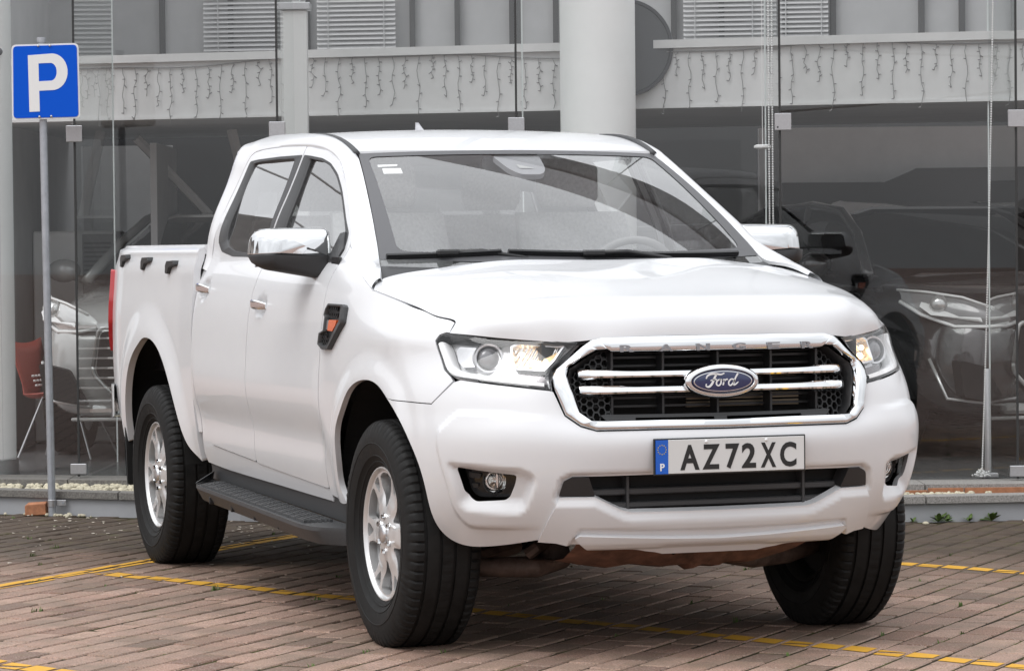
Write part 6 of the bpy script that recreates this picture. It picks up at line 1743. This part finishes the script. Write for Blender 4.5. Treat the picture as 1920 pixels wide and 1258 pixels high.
# ================================================================ CARS ON SHOW, STREET BEHIND THE CAMERA
M['car_dark'] = simple('black car paint', (.035, .035, .036), .12, 0, 1.0)
M['car_grey'] = simple('graphite car paint', (.42, .42, .41), .25, .1, 1.0)
M['car_white'] = simple('white showroom paint', (.5, .5, .5), .3, 0, 1.0)
M['car_glass'] = simple('dark car window', (.010, .010, .011), .05, 0, 0, .8)
M['lamp_dim'] = simple('dim clear lamp', (.22, .22, .22), .15, 0, .8)
M['lampglass'] = simple('clear lamp', (.55, .55, .54), .12, .5, .6)
def show_car(u, w, heading, paint, label, hs=1.0):
    c = bthing('show_car', u, w, .15, label, 'car', None, rz=heading)
    # local: +y points away from the camera at heading 0, the nose looks along -y
    sec = [(-2.24, .52, .34, .62), (-2.18, .74, .24, .74), (-2.02, .86, .20, .86), (-1.75, .905, .20, .93), (-1.3, .92, .20, .985), (-.95, .92, .20, 1.02), (-.3, .92, .20, 1.05), (.8, .92, .20, 1.07), (1.6, .91, .22, 1.09), (2.0, .86, .28, 1.06), (2.2, .70, .40, .96)]
    loops = []
    for y, hw, zb, zt in sec:
        h = zt-zb
        loops.append([(s_*hw*k, y-(.10*(1-k) if y < -1.9 else 0), zb+h*f) for s_, k, f in
                      [(-1, .80, 0), (-1, .97, .18), (-1, 1.0, .45), (-1, .985, .70), (-1, .93, .88), (-1, .80, .975), (-1, .4, 1.01), (1, .4, 1.01), (1, .80, .975), (1, .93, .88), (1, .985, .70), (1, 1.0, .45), (1, .97, .18), (1, .80, 0)]])
    m_ = MB(); m_.loft(loops); bo = m_.build('car_body', paint, c, sharp=60)
    s_ = bo.modifiers.new('round', 'SUBSURF'); s_.levels = 2; s_.render_levels = 2
    g = [(-1.02, .80, .66, 1.00, 1.02), (-.55, .80, .60, 1.02, 1.26), (-.18, .79, .565, 1.02, 1.40), (.3, .79, .56, 1.02, 1.445), (1.1, .78, .545, 1.02, 1.42), (1.7, .74, .50, 1.04, 1.30), (2.08, .68, .48, 1.02, 1.06)]
    def cab(k, zoff=0): return [[(-hb, y, zb), (-hb*.5-ht*.5-.02, y, (zb+zt*hs)/2), (-ht, y, zt*hs-.05), (-ht*.7, y, zt*hs+zoff), (ht*.7, y, zt*hs+zoff), (ht, y, zt*hs-.05), (hb*.5+ht*.5+.02, y, (zb+zt*hs)/2), (hb, y, zb)] for y, hb, ht, zb, zt in g]
    m_ = MB(); m_.loft(cab(1)); gh = m_.build('window_band', M['car_glass'], c, sharp=50)
    m_ = MB(); rf = [[(-ht*1.02, y, zt*hs-.035), (-ht*.7, y, zt*hs+.015), (ht*.7, y, zt*hs+.015), (ht*1.02, y, zt*hs-.035), (ht*.7, y, zt*hs-.02), (-ht*.7, y, zt*hs-.02)] for y, hb, ht, zb, zt in g[2:6]]
    m_.loft(rf); m_.build('car_roof', paint, c, sharp=50)
    for s_ in (-1, 1):
        m_ = MB(); m_.tube([(s_*.80, -1.02, 1.01), (s_*.665, -.58, 1.25*hs), (s_*.585, -.18, 1.385*hs), (s_*.57, .3, 1.43*hs), (s_*.555, 1.1, 1.40*hs), (s_*.55, 1.7, 1.28*hs), (s_*.65, 2.05, 1.08)], [.035, .03, .03, .028, .03, .04, .05], 8); m_.build('pillar_trim', paint, c, smooth=True)
        m_ = MB(); m_.tube([(s_*.69, .28, 1.03), (s_*.575, .33, 1.42*hs)], .03, 6); m_.build('door_pillar', paint, c)
        # mirror
        m_ = MB(); m_.sphere((s_*1.0, -.72, 1.075), .1, 14, 10, (1.05, .62, .72)); m_.tube([(s_*.86, -.70, 1.01), (s_*.98, -.72, 1.05)], .025, 6); m_.build('door_mirror', paint if paint is M['car_dark'] else M['car_grey'], c, smooth=True)
        # headlamp: swept eye with clear bowl and a light line
        m_ = MB(); pts_ = [(.875, -1.70, .93), (.80, -1.93, .90), (.66, -2.09, .845), (.53, -2.165, .79)]
        up = [(.885, -1.60, .935), (.83, -1.85, .925), (.70, -2.04, .895), (.56, -2.14, .835), (.50, -2.18, .80)]; lo = [(.905, -1.68, .87), (.865, -1.87, .80), (.75, -2.05, .735), (.60, -2.165, .735), (.50, -2.20, .755)]
        P3 = [[(s_*(a[0]*(1-t)+b[0]*t)*1.005, (a[1]*(1-t)+b[1]*t)-.012-.03*4*t*(1-t), a[2]*(1-t)+b[2]*t) for a, b in zip(up, lo)] for t in np.linspace(0, 1, 6)]
        m_.loft(P3, closed=False); hl = m_.build('headlamp', M['lamp_dim'] if paint is M['car_dark'] else M['lampglass'], c, sharp=60)
        m_ = MB(); m_.tube([(s_*p[0]*1.01, p[1]-.02, p[2]) for p in lo], .011, 6); m_.tube([(s_*p[0]*1.01, p[1]-.02, p[2]) for p in up[:4]], .008, 6); m_.build('light_line', M['bead'], hl, smooth=True)
        m_ = MB(); m_.sphere((s_*.80, -1.96, .855), .055, 12, 8); m_.build('projector', M['lampglass'], hl, smooth=True)
        m_ = MB(); m_.loft([[(s_*.86, -1.98, .80), (s_*.89, -1.90, .845), (s_*.87, -1.88, .87)], [(s_*.64, -2.17, .76), (s_*.66, -2.16, .775), (s_*.64, -2.15, .79)]]); m_.build('lamp_wing', M['bead'], hl)
        # side intakes
        m_ = MB(); m_.prism(fil([(s_*.55, .32), (s_*.80, .36), (s_*.83, .56), (s_*.66, .52)], .02), (0, -2.17, 0), (1, 0, 0), (0, .0, 1), .10); m_.build('side_intake', M['dark'], c)
        m_ = MB(); m_.tube([(s_*.54, -2.25, .31), (s_*.82, -2.10, .345), (s_*.87, -1.98, .56)], .010, 6); m_.build('intake_trim', M['lampglass'], c, smooth=True)
        # wheels
        for y in (-1.36, 1.36):
            wh = empty('wheel', (s_*.83, y, .33), parent=c)
            MB().lathe([(.20,-.10),(.30,-.11),(.33,-.08),(.335,0),(.33,.08),(.30,.11),(.20,.10)], 40, 'x').build('tyre', M['rubber'], wh, sharp=40)
            m_ = MB(); m_.lathe([(.205,-.10),(.205,.10)], 32, 'x')
            m_.build('rim_ring', M['rim'], wh, sharp=40)
            for k in range(10):
                a = 2*math.pi*k/10; m_ = MB(); m_.loft([[(s_*.09, .03*math.cos(a)-.012*math.sin(a), .03*math.sin(a)+.012*math.cos(a)), (s_*.09, .03*math.cos(a)+.012*math.sin(a), .03*math.sin(a)-.012*math.cos(a)), (s_*.06, .03*math.cos(a), .03*math.sin(a))], [(s_*.10, .205*math.cos(a)-.018*math.sin(a), .205*math.sin(a)+.018*math.cos(a)), (s_*.10, .205*math.cos(a)+.018*math.sin(a), .205*math.sin(a)-.018*math.cos(a)), (s_*.06, .205*math.cos(a), .205*math.sin(a))]]); m_.build('spoke', M['rim'], wh)
        for y in (-1.36, 1.36):
            m_ = MB(); ar = np.linspace(0, math.pi, 17); m_.loft([[(s_*.935, y+.385*math.cos(a), .33+.385*math.sin(a)), (s_*.935, y+.355*math.cos(a), .33+.355*math.sin(a)), (s_*.70, y+.355*math.cos(a), .33+.355*math.sin(a)), (s_*.70, y+.385*math.cos(a), .33+.385*math.sin(a))] for a in ar]); m_.build('wheel_arch', M['dark'], c, sharp=40)
    # grille with slats
    m_ = MB(); m_.prism(fil([(-.50,.50),(-.36,.36),(.36,.36),(.50,.50),(.47,.74),(-.47,.74)], .04), (0, -2.21, 0), (1, 0, 0), (0, 0, 1), .08); gr_ = m_.build('grille', M['dark'], c)
    for z in np.linspace(.42, .70, 6): MB().box((0, -2.292, z), (.86 if z > .46 else .74, .012, .012), ch=.003).build('grille_slat', M['lampglass'] if paint is not M['car_dark'] else M['car_grey'], gr_)
    m_ = MB(); P_ = fil([(-.52,.50),(-.37,.345),(.37,.345),(.52,.50),(.48,.76),(-.48,.76)], .04); P_ = [(p[0], -2.285, p[1]) for p in P_]; m_.tube(P_+[P_[0]], .012, 6); m_.build('grille_frame', M['lampglass'] if paint is not M['car_dark'] else M['car_grey'], gr_, smooth=True)
    MB().lathe([(.0005, -.01), (.05, -.008), (.055, 0)], 24, 'y').build('emblem', M['lampglass'], gr_, smooth=True, loc=(0, -2.30, .60))
    MB().box((0, -2.19, .29), (1.1, .10, .06), ch=.02).build('lower_lip', M['lampglass'] if paint is not M['car_dark'] else M['car_grey'], c)
    MB().box((0, -2.225, .24), (1.3, .08, .02), ch=.006).build('splitter', M['car_grey'], c)
    return c
show_car(-1.70, 20.75, R(-4), M['car_grey'], 'silver grey car facing out behind the tall glass left of the truck')
show_car(2.50, 20.05, R(18), M['car_dark'], 'black car facing out behind the glass on the right of the truck')
show_car(1.62, 22.4, R(90), M['car_dark'], 'black car seen side on deep in the hall above the truck bonnet', .92)
show_car(4.25, 22.1, R(70), M['car_white'], 'white car deep in the hall at the right edge', .95)

# street side, seen only in reflections
M['roof_tile'] = simple('dull roof tile', (.17, .165, .16), .85, grain=.3, gscale=4)
M['house_wall'] = simple('pale render', (.42, .41, .39), .85, grain=.05, gscale=1)
def house(x, y, rz, w, d, h, label):
    o = empty('house', (x, y, 0), rz, None, label, 'house', 'houses across the street')
    MB().box((0, 0, h/2), (w, d, h)).build('house_wall', M['house_wall'], o)
    m_ = MB(); m_.loft([[(-w/2-.4, -d/2-.4, h+.001), (-w/2-.4, d/2+.4, h+.001), (-w/2-.4, 0, h+d*.26)], [(w/2+.4, -d/2-.4, h+.001), (w/2+.4, d/2+.4, h+.001), (w/2+.4, 0, h+d*.26)]]); m_.build('house_roof', M['roof_tile'], o)
    for k in range(3):
        for s_ in (-1, 1): MB().box((-w/3+k*w/3, s_*(d/2+.01), h*.55), (1.1, .06, 1.3)).build('window', M['car_glass'], o)
    MB().box((w/2+.01, 0, 1.05), (.06, 1.0, 2.1)).build('door', M['dark_wall'], o)
house(-27.5, -8.2, R(8), 9, 8, 4.4, 'pale house with a gable roof left of the showroom')
house(-25, -17.5, R(4), 8, 8, 4.6, 'pale gabled house left of the showroom beside the first')
house(-42, -32, R(40), 12, 9, 4.2, 'long pale house behind the lawn left of the showroom')
house(-16, -34, R(75), 12, 9, 5.5, 'pale two storey house facing the truck flank')
house(140, -88, R(-20), 16, 10, 1.9, 'low house far across the street on the left')
house(150, -60, R(-15), 18, 10, 1.6, 'low wide house far across the street facing the glass')
house(146, -30, R(-20), 15, 10, 2.0, 'small gabled house far across the street on the right')
def wire(pts, label):
    a, b = np.array(pts[0], float), np.array(pts[1], float); P_ = [tuple(a+(b-a)*t-np.array([0, 0, .2*4*t*(1-t)])) for t in np.linspace(0, 1, 24)]
    o = MB().tube(P_, .032, 5).build('overhead_cable', M['cable']); tag(o, label, 'cable', 'overhead cables')
p1, p2 = bw_(.6, -60, 4.6), bw_(4.6, 6, 4.6)
wire((bw_(.2, -60, 5.2), bw_(4.2, -8, 4.4)), 'slack overhead cable running towards the showroom')
wire((bw_(.9, -60, 4.6), bw_(4.6, -8, 4.0)), 'second overhead cable running towards the showroom')
wire((bw_(-10, -55, 6.6), bw_(8, -40, 5.2)), 'overhead cable crossing the street')
wire((bw_(-12, -45, 4.4), bw_(6, -50, 6.2)), 'low overhead cable crossing the street')
for i, (z0, z1) in enumerate(((4.6, 4.2), (5.6, 5.3), (6.6, 6.0))):
    wire(((-30, 14, z0*1.6+.5), (-36, -40, z1*1.6)), ('lowest', 'middle', 'topmost')[i]+' of three overhead cables left of the showroom')
